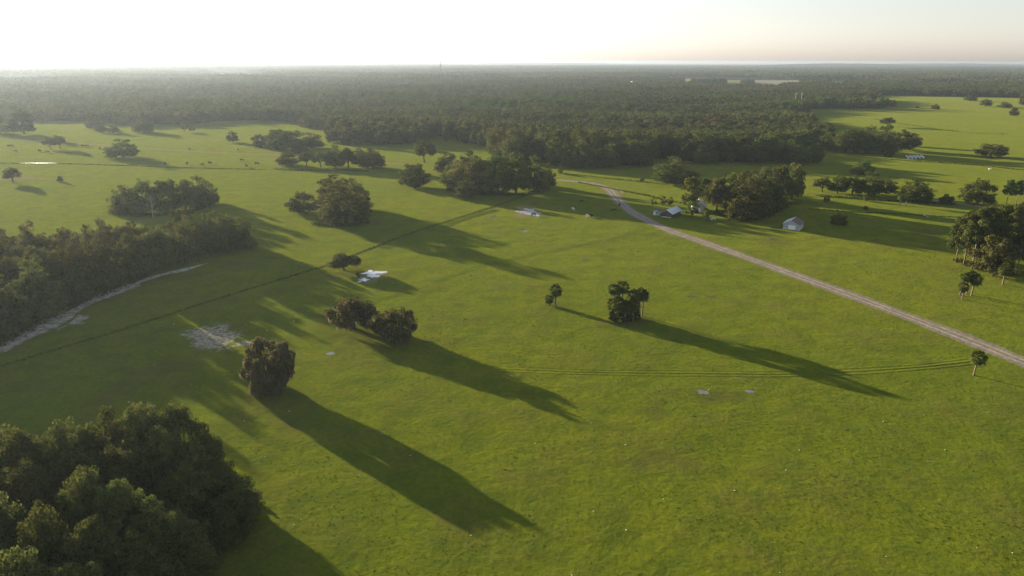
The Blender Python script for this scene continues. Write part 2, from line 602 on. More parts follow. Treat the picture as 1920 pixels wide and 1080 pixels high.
strip('wheel_track', [(720, 466), (800, 437), (880, 408), (930, 394)], 1.2, M['grass'], 0.015, 2.0, US, PR)

# sand, puddles, trodden earth
blob_px('sand_patch', 330, 470, 606, 662, M['sandpatch'], 0.012, 3, rough=0.22)
blob_px('sand_patch', 440, 500, 634, 655, M['sandpatch'], 0.016, 13, rough=0.3)
blob_px('sand_patch', 60, 160, 575, 625, M['sand'], 0.016, 5, rough=0.35, rot=0.9)
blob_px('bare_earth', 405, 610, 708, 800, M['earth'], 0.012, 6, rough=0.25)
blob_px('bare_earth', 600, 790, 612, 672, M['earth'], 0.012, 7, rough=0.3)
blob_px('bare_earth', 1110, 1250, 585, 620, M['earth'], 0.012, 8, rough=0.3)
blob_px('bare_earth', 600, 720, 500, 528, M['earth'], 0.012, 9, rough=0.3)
blob_px('bare_earth', 200, 300, 685, 760, M['earth'], 0.012, 10, rough=0.4)
blob_px('bare_earth', 240, 400, 670, 705, M['earth'], 0.016, 15, rough=0.4)
blob_px('bare_earth', 1280, 1420, 725, 760, M['earth'], 0.012, 11, rough=0.4)
blob_px('bare_earth', 1140, 1330, 838, 890, M['earth'], 0.012, 12, rough=0.4)
blob_px('bare_earth', 1190, 1260, 750, 785, M['earth'], 0.012, 14, rough=0.4)
blob_px('bare_earth', 1020, 1060, 566, 580, M['earth'], 0.012, 16, rough=0.4)
blob_px('bare_earth', 1205, 1255, 436, 446, M['earth'], 0.012, 17, rough=0.4)
blob_px('bare_earth', 1410, 1500, 445, 460, M['earth'], 0.012, 18, rough=0.4)
blob_px('bare_earth', 1700, 1775, 425, 447, M['earth'], 0.012, 19, rough=0.4)
blob_px('bare_earth', 500, 600, 755, 830, M['earth'], 0.018, 20, rough=0.4)
SH = 0.022
blob_px('puddle_margin', 950, 1030, 386, 409, M['faint'], 0.017, 30, rough=0.35)
for i, (x0, x1, y0, y1) in enumerate([(970, 999, 395, 401.5), (986, 1015, 396, 403.5), (983, 1002, 391, 399)]):
    blob_px('puddle', x0, x1, y0, y1, M['water'], SH + 0.006 * i, 40 + i, rough=0.5, k=64)
blob_px('puddle_margin', 668, 734, 505, 532, M['faint'], 0.017, 31, rough=0.4)
for i, (x0, x1, y0, y1) in enumerate([(683, 712, 508, 515), (706, 726, 509, 513.5), (690, 712, 514, 521), (672, 690, 522, 529)]):
    blob_px('puddle', x0, x1, y0, y1, M['water'], SH + 0.006 * i, 50 + i, rough=0.5, k=64)
for i, (x0, x1, y0, y1) in enumerate([(612, 630, 661, 666), (1308, 1330, 731, 739), (1398, 1416, 731, 736), (1328, 1338, 747, 750), (1290, 1308, 554, 557),
                                      (1328, 1344, 555, 558), (1443, 1458, 446, 449), (1092, 1104, 486, 489), (976, 990, 432, 435), (918, 930, 404, 407)]):
    blob_px('mud_hollow' if 3 <= i <= 7 else 'puddle', x0, x1, y0, y1, M['mud' if 3 <= i <= 7 else 'water2'], 0.024 + 0.001 * i, 60 + i, rough=0.25)
blob_px('pond', 40, 104, 306.6, 308.4, M['water'], 0.02, 80, rough=0.15)
blob_px('bare_earth', -20, 70, 331, 343, M['faint'], 0.012, 82, rough=0.3)


# ------------------------------------------------------------------ foliage meshes
def unit(n, r_):
    v = r_.normal(size=(n, 3))
    return v / np.linalg.norm(v, axis=1)[:, None]


def quads_at(P, Nn, size, r_, aspect=1.0):
    """square leaf clumps at P facing Nn"""
    n = len(P)
    a = np.cross(Nn, unit(n, r_))
    a /= np.linalg.norm(a, axis=1)[:, None] + 1e-9
    b = np.cross(Nn, a)
    s = (size * (0.6 + 0.8 * r_.random(n)))[:, None] * 0.5
    V = np.stack([P - a * s - b * s * aspect * .6, P + a * s * .6 - b * s * aspect, P + a * s + b * s * aspect * .6, P - a * s * .6 + b * s * aspect], 1).reshape(-1, 3)
    return V, np.arange(n * 4).reshape(-1, 4)


def crown_points(r_, puffs, n, shell=(0.55, 1.05), up=0.25):
    C = np.array([p[:3] for p in puffs])
    Rr = np.array([p[3] for p in puffs])
    w = Rr ** 2
    k = r_.choice(len(puffs), n, p=w / w.sum())
    d = unit(n, r_)
    d[:, 2] += up
    d /= np.linalg.norm(d, axis=1)[:, None]
    rad = Rr[k] * (shell[0] + (shell[1] - shell[0]) * np.sqrt(r_.random(n)))
    P = C[k] + d * rad[:, None] * np.array([1, 1, 0.85])
    Nn = d + 0.75 * unit(n, r_)
    Nn /= np.linalg.norm(Nn, axis=1)[:, None]
    return P, Nn, k


def oak_puffs(r_, W, H, base, nl, npf, low=True):
    """lobes round a spreading crown, each broken into puffs"""
    puffs = []
    lobes = []
    for i in range(nl):
        a = 2.4 * i + r_.random() * 0.9
        q = math.sqrt((i + 0.5) / nl)
        rr = W * 0.5 * 0.72 * q
        R_ = W * (0.12 + 0.10 * r_.random())
        top = base + (H - base) * (1.0 - 0.48 * q ** 2.2 + 0.07 * r_.normal())
        lobes.append((math.cos(a) * rr, math.sin(a) * rr, max(top - R_ * 0.8, base + R_ * 0.35), R_))
        if q > 0.5:          # skirt below the outer lobes
            for da, zz in ((.3, .05 + .12 * r_.random()), (-.2, .28 + .16 * r_.random()))[0 if low else 1:]:
                lobes.append((math.cos(a + da) * rr * 1.02, math.sin(a + da) * rr * 1.02, base + (top - base) * zz + R_ * (.6 - zz), R_ * (0.8 + .3 * r_.random())))
    for lx, ly, lz, R_ in lobes:
        puffs.append((lx, ly, lz, R_ * 0.72))
        for _ in range(npf):
            d = unit(1, r_)[0]
            d[2] = d[2] * 0.8 + 0.25
            rp = R_ * (0.24 + 0.22 * r_.random())
            puffs.append((lx + d[0] * R_ * .8, ly + d[1] * R_ * .8, max(lz + d[2] * R_ * .75, rp * 0.6), rp))
    return puffs, lobes


def crown_mesh(name, r_, puffs, n, size, mat, extra=None, shell=(0.55, 1.05)):
    P, Nn, k = crown_points(r_, puffs, n, shell)
    V, Fq = quads_at(P, Nn, size, r_)
    pt = r_.random(len(puffs))
    tint = np.clip(0.15 + 0.65 * pt[k] + 0.25 * r_.normal(size=n) * 0.8, 0, 1)
    return mesh_np(name, V, Fq, [mat], attrs=[('tint', 'FACE', tint)])


def trunk_mesh(name, r_, H, rad, lobes, mat, fork=0.35, k=7):
    mb = MB()
    fz = H * fork
    lean = r_.normal(size=2) * H * 0.02
    top = (lean[0], lean[1], fz)
    mb.tube([(0, 0, -0.25), (0, 0, 0.25), (lean[0] * .4, lean[1] * .4, fz * .5), top], [rad * 1.5, rad * 1.12, rad, rad * .85], k + 1)
    for lx, ly, lz, R_ in lobes[::2][:9]:
        mid = (top[0] * .5 + lx * .5 + r_.normal() * .3, top[1] * .5 + ly * .5 + r_.normal() * .3, fz + (lz - fz) * .42)
        mb.tube([(top[0] * .9, top[1] * .9, fz - rad * .9), mid, (lx, ly, max(lz, fz * .8))], [rad * .6, rad * .36, rad * .12], 5)
    return mb.mesh(name, mat, True)


def oak_proto(seed, W, H, base, nl, npf, n, size, mat='oak', low=True):
    r_ = np.random.default_rng(seed)
    puffs, lobes = oak_puffs(r_, W, H, base, nl, npf, low)
    return dict(W=W, H=H, crown=crown_mesh('crown', r_, puffs, n, size, M[mat]), trunk=trunk_mesh('trunk', r_, H, W * 0.032, lobes, M['bark'], 0.30))


def moss_proto(seed, W, H, base, nl, n, n_moss, size, boxy=False):
    r_ = np.random.default_rng(seed)
    if boxy:
        puffs, lobes = [], []
        for i in range(60):
            a, q = r_.random() * 6.28, math.sqrt(r_.uniform(.1, 1))
            z = base + (H - base) * (0.06 + 0.86 * ((i * 0.618) % 1))
            x, y = math.cos(a) * q * W * .43, math.sin(a) * q * W * .43
            s = (0.58 + 0.42 * min(1, z / H * 1.5)) * (1 if z < .8 * H else 1 - 1.6 * (z / H - .8)) * r_.uniform(.85, 1.12)
            R_ = W * 0.095 * (0.7 + 0.6 * r_.random())
            lobes.append((x * s, y * s, z, R_))
            puffs.append((x * s, y * s, z, R_))
            for _ in range(5):
                d = unit(1, r_)[0]
                puffs.append((x * s + d[0] * R_ * .9, y * s + d[1] * R_ * .9, z + d[2] * R_ * .8, R_ * .45))
    else:
        puffs, lobes = oak_puffs(r_, W, H, base, nl, 9, False)
    crown = crown_mesh('crown', r_, puffs, n, size, M['oak'])
    # hanging strands: narrow vertical blades below the puffs
    P, _, k = crown_points(r_, puffs, n_moss, (0.7, 1.08), -0.35)
    L = (0.7 + 1.7 * r_.random(n_moss)) * (.8 if boxy else 0.9)
    L = np.minimum(L, np.maximum(P[:, 2] - 0.15, 0.1))
    a = r_.random(n_moss) * math.pi
    w = 0.10 + 0.17 * r_.random(n_moss)
    ax = np.stack([np.cos(a) * w, np.sin(a) * w, np.zeros(n_moss)], 1)
    dn = np.stack([r_.normal(size=n_moss) * .06, r_.normal(size=n_moss) * .06, -L], 1)
    V = np.stack([P - ax, P + ax, P + dn * .6 + ax * .7, P + dn], 1).reshape(-1, 3)
    moss = mesh_np('moss', V, np.arange(n_moss * 4).reshape(-1, 4), [M['moss']], attrs=[('tint', 'FACE', np.clip(r_.random(len(puffs))[k] * .6 + .4 * r_.random(n_moss), 0, 1))])
    return dict(W=W, H=H, crown=crown, moss=moss, trunk=trunk_mesh('trunk', r_, H, W * 0.03, lobes, M['bark'], 0.30))


def pine_proto(seed, H, W, n, size, low=0.45):
    r_ = np.random.default_rng(seed)
    mb = MB()
    mb.tube([(0, 0, -.2), (.05, 0, H * .3), (.1, .05, H * .65), (.1, .05, H * .95)], [.30, .24, .17, .06], 8)
    puffs = []
    nb = 17
    for i in range(nb):
        t = i / (nb - 1)
        z = H * (low + (0.93 - low) * t)
        a = 2.4 * i + r_.random()
        rr = W * .5 * (0.45 + 0.55 * math.sin(math.pi * min(1, 0.25 + t * .8))) * (0.6 + 0.4 * r_.random())
        ex, ey = math.cos(a) * rr, math.sin(a) * rr
        mb.tube([(.08, .03, z - .4), (ex, ey, z + .3)], [.07, .025], 4)
        for q in range(3):
            s = 0.55 + 0.22 * q
            puffs.append((ex * s + r_.normal() * .3, ey * s + r_.normal() * .3, z + .35 + r_.normal() * .3, W * (.10 + .07 * r_.random())))
    puffs.append((.1, .05, H * .96, W * .14))
    return dict(W=W, H=H, crown=crown_mesh('crown', r_, puffs, n, size, M['pine'], shell=(0.2, 1.05)), trunk=mb.mesh('trunk', M['pinebark'], True))


def palm_proto(seed, H, rad, nf=44):
    r_ = np.random.default_rng(seed)
    th = H - rad * 0.85
    mb = MB()
    ln = r_.normal(size=2) * .05 * H
    mb.tube([(0, 0, -.2), (0, 0, .2), (ln[0] * .3, ln[1] * .3, th * .5), (ln[0], ln[1], th)], [.30, .22, .19, .20], 8)
    c = np.array([ln[0], ln[1], th])
    V, Fq, T = [], [], []
    dV, dF = [], []
    for i in range(nf):
        a = 2.4 * i + r_.random() * .5
        el = math.radians(-48 + 130 * (i + .5) / nf + r_.normal() * 6)
        d = np.array([math.cos(a) * math.cos(el), math.sin(a) * math.cos(el), math.sin(el)])
        side = np.array([-math.sin(a), math.cos(a), 0])
        stalk = rad * (0.42 + .12 * r_.random())
        hub = c + d * stalk
        upv = np.cross(d, side)
        for b in np.linspace(-1.15, 1.15, 8):
            dd = d * math.cos(b) + side * math.sin(b)
            L = rad * (.62 - .12 * abs(b)) * (.9 + .2 * r_.random())
            tip = hub + dd * L + np.array([0, 0, -L * (.28 + .2 * r_.random())])
            mid = hub + dd * L * .6
            wv = np.cross(dd, upv) * rad * .075
            k = len(V)
            V += [hub, mid - wv, tip, mid + wv]
            Fq.append((k, k + 1, k + 2, k + 3))
            T.append(min(1, max(0, .2 + .6 * i / nf + r_.normal() * .15)))
        k = len(V)
        w2 = side * .03
        V += [c - w2, c + w2, hub + w2, hub - w2]
        Fq.append((k, k + 1, k + 2, k + 3))
        T.append(.4)
    for i in range(14):
        a = 2.4 * i + r_.random()
        d = np.array([math.cos(a), math.sin(a), 0])
        side = np.array([-d[1], d[0], 0])
        for b in (-.5, 0, .5):
            p0 = c + d * .12
            p1 = c + d * rad * (.34 + .1 * r_.random()) + side * b * rad * .4 + np.array([0, 0, -rad * .35])
            p2 = p1 + np.array([0, 0, -rad * (.3 + .3 * r_.random())])
            k = len(dV)
            dV += [p0, p1 - side * .07, p2, p1 + side * .07]
            dF.append((k, k + 1, k + 2, k + 3))
    return dict(W=rad * 2.1, H=H, crown=mesh_np('crown', V, Fq, [M['palm']], attrs=[('tint', 'FACE', T)]),
                skirt=mesh_np('dead_fronds', dV, dF, [M['thatch']], attrs=[('tint', 'FACE', r_.random(len(dF)))]), trunk=mb.mesh('trunk', M['palmbark'], True))


def snag_mesh(seed, H):
    r_ = np.random.default_rng(seed)
    mb = MB()
    mb.tube([(0, 0, -.2), (.1, 0, H * .3), (.3, .1, H * .65), (.2, .2, H)], [.3, .24, .15, .04], 7)
    for i in range(11):
        z = H * (.28 + .06 * i)
        a = 2.4 * i
        L = H * (.34 - .02 * i)
        e = (math.cos(a) * L, math.sin(a) * L, z + L * .55)
        mb.tube([(.2, .08, z), (e[0] * .55, e[1] * .55, z + L * .3), e], [.11, .07, .02], 5)
        for s in (-1, 1):
            mb.tube([(e[0] * .55, e[1] * .55, z + L * .3), (e[0] * .8 - s * e[1] * .25, e[1] * .8 + s * e[0] * .25, z + L * .6)], [.05, .015], 4)
    return mb.mesh('trunk', M['bleached'], True)


OAK_HI = [oak_proto(100 + i, 13, 13, .6, 13 + i % 3, 14, 24000, 0.27) for i in range(4)]
OAK = [oak_proto(200 + i, 13, 12.5, .0 + .4 * (i % 3), 11 + i % 4, 8, 7500, 0.42) for i in range(7)]
OAK_OPEN = [oak_proto(250 + i, 13, 11, 2.6, 8 + i, 8, 4200, 0.42, 'oak', False) for i in range(3)]
FRESH = [oak_proto(300 + i, 9, 15, 2.5, 9, 8, 4600, 0.40, 'oakfresh') for i in range(2)]
OAK_FAR = [oak_proto(400 + i, 13, 12.5, .2, 8 + i % 3, 6, 1700, 0.85) for i in range(7)]
MOSS_BOX = moss_proto(500, 11.5, 12.8, 0.3, 0, 12000, 6000, 0.30, True)
MOSS = [moss_proto(512 + i, 11, 9.5, 1.9, 9 + i, 5600, 1000, 0.32) for i in range(3)]
PINE = [pine_proto(600 + i, 20, 11, 6000, 0.45, .30 + .06 * i) for i in range(4)]
PALM = [palm_proto(700, 4.0, 2.0), palm_proto(701, 6.5, 2.1), palm_proto(702, 8.5, 2.1), palm_proto(703, 10.5, 2.1)]
SHRUB = [oak_proto(800 + i, 5, 3.6, 0.0, 5 + i, 6, 1300, 0.30) for i in range(3)]
SHRUBF = oak_proto(810, 4, 5, 0.8, 5, 6, 900, 0.30, 'oakfresh')

N_OAK = [0]


def tree(proto, name, cat, gx, gy, W, H, label, group=None, rz=None, uni=False):
    sx = W / proto['W']
    sz = H / proto['H']
    if uni: sx = sz
    o = thing(name, (gx, gy, 0), random.random() * 6.28 if rz is None else rz, label, cat, group)
    o.scale = (sx, sx, sz)
    if cat == 'oak': N_OAK[0] += 1
    obj('trunk', proto['trunk'], o)
    if proto.get('crown'): obj('crown', proto['crown'], o)
    if proto.get('moss'): obj('moss', proto['moss'], o)
    if proto.get('skirt'): obj('dead_fronds', proto['skirt'], o)
    return o


TREE_XY = []
cnt = [0]


def px_tree(protos, x, yb, w, yt, label, group=None, name='oak_tree', cat='oak', uni=False, rz=None):
    gx, gy = G(x, yb)
    W = w / F * depth(gx, gy)
    gy += W * 0.18          # the near rim of the crown hangs over the base line
    H = tall(gy, yt)
    p = protos[cnt[0] % len(protos)]
    cnt[0] += 1
    TREE_XY.append((gx, gy, W))
    return tree(p, name, cat, gx, gy, W, H, label, group, rz, uni)


def top_tree(protos, x, yt, w, H, label, group):
    gx, gy = G(x, yt, H)
    W = w / F * depth(gx, gy, H * .7)
    p = protos[cnt[0] % len(protos)]
    cnt[0] += 1
    TREE_XY.append((gx, gy, W))
    return tree(p, 'oak_tree', 'oak', gx, gy, W, H, label, group)


# --- lone trees of the near pasture
px_tree([MOSS_BOX], 500, 742, 106, 643, 'squarish moss-draped oak standing alone in the near pasture', name='moss_draped_oak', rz=0.6)
px_tree([MOSS[0]], 660, 624, 122, 564, 'left moss-hung oak of the pair in the middle of the pasture', 'pair of moss-hung oaks', 'moss_draped_oak', rz=1.0)
px_tree([MOSS[1]], 740, 647, 100, 582, 'right moss-hung oak of the pair in the middle of the pasture', 'pair of moss-hung oaks', 'moss_draped_oak', rz=2.0)
px_tree([MOSS[2]], 643, 510, 64, 477, 'small ragged moss-hung oak beside the white puddle', name='moss_draped_oak', rz=3.0)
# --- oaks of the middle distance
px_tree(OAK, 644, 424, 112, 350, 'big round oak, front one of the dark clump left of the puddle')
for a in ((624, 396, 74, 334, 'back left'), (664, 396, 66, 338, 'back right')):
    px_tree(OAK, *a[:4], 'big oak at the %s of the dark rounded clump' % a[4], 'big rounded oak clump')
px_tree(OAK, 566, 402, 62, 360, 'low bushy oak on the left side of the big rounded clump', 'big rounded oak clump')
px_tree(OAK, 773, 353, 70, 308, 'dense round oak alone just left of the middle grove')
px_tree(OAK_OPEN, 795, 306, 46, 262, 'oak with a high round crown on bare stems above the lone round oak')
for i, a in enumerate(((836, 326, 52, 287), (884, 330, 54, 287), (848, 350, 58, 308), (862, 360, 66, 305), (898, 364, 70, 294), (934, 367, 74, 290), (968, 366, 74, 291), (1002, 360, 66, 300), (1026, 352, 36, 312))):
    px_tree(OAK, *a, '%s oak from the left in the dense grove beside the dirt road bend' % ('first second third fourth fifth sixth seventh eighth ninth'.split()[i]), 'middle grove')
px_tree(OAK, 877, 375, 50, 338, 'small lighter oak in front of the dense middle grove', 'middle grove')
for i, a in enumerate(((234, 402, 58, 352), (268, 404, 68, 338), (308, 403, 72, 339), (345, 398, 60, 342), (374, 391, 54, 337), (395, 383, 34, 350))):
    px_tree(OAK, *a, '%s oak from the left in the oval grove on the left pasture' % ('first second third fourth fifth sixth'.split()[i]), 'oval grove on the left')
px_tree(FRESH, 262, 408, 42, 372, 'fresh green low tree in front of the oval left grove', 'oval grove on the left')
px_tree(OAK, 1270, 345, 98, 298, 'wide round oak alone between the road bend and farmyard')
for a in ((538, 312, 46, 286, 'first'), (574, 313, 36, 285, 'second'), (600, 315, 38, 284, 'third'), (626, 315, 46, 276, 'fourth'), (652, 315, 42, 278, 'fifth'), (674, 313, 36, 280, 'sixth'), (697, 317, 56, 280, 'last')):
    px_tree(OAK_OPEN if a[4] in ('second', 'third', 'fifth') else OAK, *a[:4], '%s oak from the left in the row beside the far pond track' % a[4], 'row of oaks above the big clump')
for a in ((487, 277, 42, 252, 'leftmost'), (516, 282, 50, 243, 'second'), (546, 285, 60, 247, 'middle'), (580, 280, 56, 252, 'rightmost')):
    px_tree(OAK, *a[:4], '%s oak in the dense clump behind the row of oaks' % a[4], 'clump behind the row of oaks')
px_tree(OAK, 560, 290, 36, 266, 'small pale oak between the dense clump and row of oaks', 'clump behind the row of oaks')
# --- far left pasture
for a in ((40, 254, 48, 210, 'tall hazy oak near the left edge in front of the far woods'), (-4, 252, 36, 222, 'hazy oak cut off by the left edge, before the far woods'),
          (174, 242, 38, 219, 'biggest of three hazy oaks before the far left woods'), (187, 250, 24, 234, 'middle one of three hazy oaks before the far left woods'),
          (211, 251, 25, 235, 'right one of three hazy oaks before the far left woods'), (267, 250, 46, 225, 'broad hazy oak touching the far left woods'),
          (225, 298, 66, 266, 'wide low oak alone on the far left pasture'), (435, 268, 24, 248, 'small round oak alone left of the dense clump')):
    px_tree(OAK, *a)
for a in ((92, 281, 25, 258, 'left one of two small spreading oaks by the far dirt track'), (110, 281, 30, 256, 'right one of two small spreading oaks by the far dirt track'),
          (345, 249, 15, 233, 'left one of two little trees near the far woods'), (361, 249, 12, 239, 'right one of two little trees near the far woods'), (20, 345, 42, 317, 'spreading oak by wet ground at the left edge')):
    px_tree(OAK_OPEN, *a)
px_tree(SHRUB, 113, 342, 14, 330, 'small round bush alone on the left pasture', name='shrub', cat='shrub')
# --- right-hand fields
for a in ((1474, 305, 34, 271, 'left'), (1500, 308, 42, 274, 'middle'), (1528, 305, 36, 267, 'right')):
    px_tree(OAK, *a[:4], '%s oak of the short dark row behind the farm grove' % a[4], 'short dark row')
for i, a in enumerate(((1560, 281, 46, 246), (1590, 286, 56, 243), (1626, 288, 58, 240), (1660, 287, 58, 241), (1694, 282, 56, 245), (1718, 274, 28, 252))):
    px_tree(OAK, *a, '%s oak from the left in the long grove before the right-hand field' % ('first second third fourth fifth sixth'.split()[i]), 'grove before the right-hand field')
px_tree(OAK, 1620, 326, 50, 300, 'round oak alone above the shady row of trees')
for a in ((1545, 360, 42, 333, 'first'), (1574, 363, 46, 330, 'second'), (1602, 364, 46, 328, 'third'), (1634, 366, 60, 326, 'fourth'), (1664, 364, 46, 336, 'fifth')):
    px_tree(OAK_OPEN if a[4] in ('first', 'third') else OAK, *a[:4], '%s oak from the left in the shady row right of the farmyard' % a[4], 'shady row of oaks')
px_tree(OAK, 1723, 378, 66, 337, 'round oak just right of the shady row of oaks')
px_tree(OAK, 1840, 383, 66, 334, 'dense round oak beside the two thin pines at the right')
px_tree(OAK_OPEN, 1667, 237, 34, 219, 'single spreading oak in the open right-hand field')
px_tree(OAK, 1865, 294, 58, 270, 'low dense oak alone near the right edge of the big field')
for a in ((1755, 204, 18, 194, 'leaning low oak in the middle of the far field'), (1822, 188, 24, 176, 'left one of two hazy oaks in the far right field'), (1850, 198, 26, 185, 'right one of two hazy oaks in the far right field'),
          (1887, 201, 26, 190, 'hazy low oak near the right edge of the far field'), (1903, 216, 18, 199, 'nearest small oak near the right edge of the far field'), (1918, 197, 14, 172, 'tall oak cut off by the right edge in the far field')):
    px_tree(OAK, *a)
for a in ((1720, 202, 10, 197, 'tiny round bush alone in the far right field'), (1575, 421, 34, 398, 'round bush alone right of the white barn'), (1551, 378, 13, 366, 'small bush in shade below the shady row, left'),
          (1624, 376, 15, 363, 'small bush in shade below the shady row, middle'), (1624, 392, 10, 384, 'low bush on the shaded grass above the lone round bush'), (1778, 382, 30, 362, 'dark bush between the two round oaks at the right'),
          (1050, 326, 14, 313, 'small dark bush just right of the middle grove'), (1205, 340, 10, 330, 'tiny bush left of the wide round oak'), (1670, 293, 22, 278, 'bush at the foot of the long right grove'), (1364, 332, 9, 324, 'little bush on sunlit grass behind the farm grove')):
    px_tree(SHRUB, *a, name='shrub', cat='shrub')
for a in ((1226, 387, 12, 369, 'left'), (1244, 386, 18, 366, 'middle'), (1258, 387, 12, 368, 'right')):
    px_tree([SHRUBF], *a[:4], '%s one of three thin saplings behind the farm sheds' % a[4], 'saplings behind the sheds', 'sapling', 'sapling')
# --- farmyard trees
px_tree(FRESH, 1296, 397, 48, 330, 'tall fresh green tree between the blue shed and house', 'farmyard trees', 'yard_tree', 'tree')
px_tree(FRESH, 1322, 378, 40, 328, 'fresh green tree right behind the farmhouse roof', 'farmyard trees', 'yard_tree', 'tree')
px_tree([MOSS[1]], 1346, 396, 46, 334, 'pale grey moss-hung tree beside the farmhouse', 'farmyard trees', 'moss_draped_oak')
px_tree(OAK, 1399, 412, 92, 342, 'large dark tree at the front of the farm grove', 'farmyard trees')
px_tree(FRESH, 1372, 384, 54, 322, 'yellowish green tree behind the large dark farm tree', 'farmyard trees', 'yard_tree', 'tree')
px_tree([MOSS[0]], 1405, 366, 56, 318, 'mossy oak at the back left of the farm grove', 'farmyard trees', 'moss_draped_oak')
px_tree([MOSS[2]], 1437, 384, 62, 316, 'mossy oak in the middle back of the farm grove', 'farmyard trees', 'moss_draped_oak')
px_tree([MOSS[1]], 1460, 372, 54, 312, 'mossy oak second from the right end of farm grove', 'farmyard trees', 'moss_draped_oak')
px_tree(OAK, 1488, 376, 52, 309, 'tall dark oak at the right end of the farm grove', 'farmyard trees')
px_tree(OAK, 1450, 392, 54, 336, 'dark lower oak at the right front of the farm grove', 'farmyard trees')
for a in ((1384, 400, 62, 332, 'left of middle'), (1422, 402, 66, 332, 'right of middle'), (1342, 384, 48, 336, 'near the left end')):
    px_tree(OAK, *a[:4], 'dense dark oak in the farm grove, %s' % a[4], 'farmyard trees')
px_tree(FRESH, 1300, 408, 26, 374, 'slender green tree in front of the left farmhouse corner', 'farmyard trees', 'yard_tree', 'tree')
px_tree(SHRUB, 1466, 386, 24, 366, 'small bush at the sunlit right foot of the farm grove', name='shrub', cat='shrub')
px_tree([SHRUBF], 1323, 414, 20, 388, 'small tree in front of the farmhouse', name='yard_tree', cat='tree')
px_tree(SHRUB, 1378, 414, 30, 392, 'bush under the left side of the large dark farm tree', name='shrub', cat='shrub')
# --- pines at the right
for i, a in enumerate(((1797, 492, 40, 408), (1812, 498, 42, 396), (1828, 505, 46, 392), (1848, 496, 54, 388), (1868, 486, 56, 384), (1893, 478, 56, 384), (1918, 472, 60, 376), (1855, 470, 50, 384), (1885, 452, 56, 384))):
    px_tree(PINE, *a, '%s pine from the left in the tall pine grove at the right edge' % ('first second third fourth fifth sixth seventh eighth ninth'.split()[i]), 'tall pine grove', 'pine_tree', 'pine', uni=True)
px_tree(OAK, 1845, 490, 60, 412, 'dark oak filling the middle of the tall pine grove', 'tall pine grove')
px_tree(OAK, 1895, 468, 70, 395, 'dark oak at the back right of the tall pine grove', 'tall pine grove')
px_tree(OAK, 1872, 520, 84, 440, 'dark bushy oak in front of the tall pine grove')
px_tree(PINE, 1912, 514, 44, 430, 'pine cut by the right edge beside the dark bushy oak', 'tall pine grove', 'pine_tree', 'pine', uni=True)
for a in ((1890, 384, 24, 336, 'left'), (1908, 384, 26, 337, 'right')):
    px_tree(PINE, *a[:4], '%s one of two thin pines beside the dense round oak' % a[4], 'two thin pines', 'pine_tree', 'pine', uni=True)


# --- palms
def palm(x, yb, yt, label, group=None):
    gx, gy = G(x, yb)
    H = tall(gy, yt)
    p = min(PALM, key=lambda q: abs(q['H'] - H))
    TREE_XY.append((gx, gy, 3))
    return tree(p, 'palm_tree', 'palm', gx, gy, 1, H, label, group, uni=True)


palm(1042, 574, 533, 'single round-headed palm left of the palm clump')
palm(1030, 572, 552, 'low bushy palm at the foot of the single palm')
for x, yb, yt, w in ((1149, 600, 531, 'tall leftmost'), (1166, 597, 525, 'tallest'), (1205, 593, 540, 'rightmost, standing clear'), (1188, 597, 540, 'tall right-of-middle'), (1197, 594, 538, 'second from right'),
                     (1147, 597, 559, 'short leftmost'), (1158, 603, 556, 'short front left'), (1172, 604, 562, 'short front middle'), (1187, 601, 560, 'short front right'), (1180, 596, 556, 'short middle back')):
    palm(x, yb, yt, '%s palm in the dark palm clump mid-pasture' % w, 'palm clump')
px_tree(SHRUB, 1172, 603, 46, 582, 'dark low undergrowth bush inside the palm clump', name='shrub', cat='shrub')
for x, yb, w, yt, l in ((1152, 602, 24, 580, 'left'), (1192, 599, 30, 576, 'right'), (1178, 597, 36, 570, 'back')):
    px_tree(SHRUB, x, yb, w, yt, '%s undergrowth bush between the palm clump trunks' % l, name='shrub', cat='shrub')
for x, yb, yt, w in ((1805, 560, 527, 'front short'), (1822, 553, 511, 'right'), (1813, 550, 505, 'tallest back'), (1801, 552, 509, 'left back')):
    palm(x, yb, yt, '%s palm in the cluster of four by the pine grove' % w, 'cluster of four palms')
palm(1881, 532, 492, 'single palm in front of the dark bushy oak at right edge')
palm(1827, 702, 656, 'lone palm below the dirt road at the right edge')
for x, yb, yt, w in ((1688, 383, 362, 'left'), (1699, 384, 358, 'right')):
    palm(x, yb, yt, '%s one of two small palms beside the round oak' % w)

sx_, sy_ = G(288, 411)
o = thing('dead_tree', (sx_, sy_, 0), 0.4, 'bare bleached dead tree in front of the oval left grove', 'dead tree')
obj('trunk', snag_mesh(5, 11), o)

# --- bottom-left grove, by the crowns that show
near = ((-40, 800, 150, 14), (40, 815, 120, 14.5), (110, 800, 120, 15), (185, 778, 130, 15), (262, 768, 110, 15.5), (325, 768, 110, 15), (300, 810, 120, 14), (372, 806, 100, 12),
        (240, 840, 130, 13), (150, 860, 130, 12.5), (50, 880, 150, 13), (360, 850, 120, 12.5), (405, 868, 100, 10), (330, 905, 120, 11.5), (440, 893, 90, 8), (425, 925, 100, 8.5),
        (150, 893, 110, 15), (215, 910, 110, 14), (70, 965, 140, 15), (290, 945, 130, 12.5), (-30, 940, 150, 14), (160, 985, 150, 13.5), (250, 1010, 150, 12), (345, 975, 120, 9.5),
        (20, 1050, 170, 14), (130, 1075, 170, 12.5), (300, 1055, 140, 9.5), (220, 1090, 170, 10), (-60, 1010, 160, 14))
spec = {0: 'oak cut by the left edge at the back of the bottom-left grove', 4: 'tallest sunlit oak at the back of the bottom-left grove', 14: 'low oak at the right tip of the bottom-left grove', 16: 'pale sunlit oak crown in the middle of the bottom-left grove'}
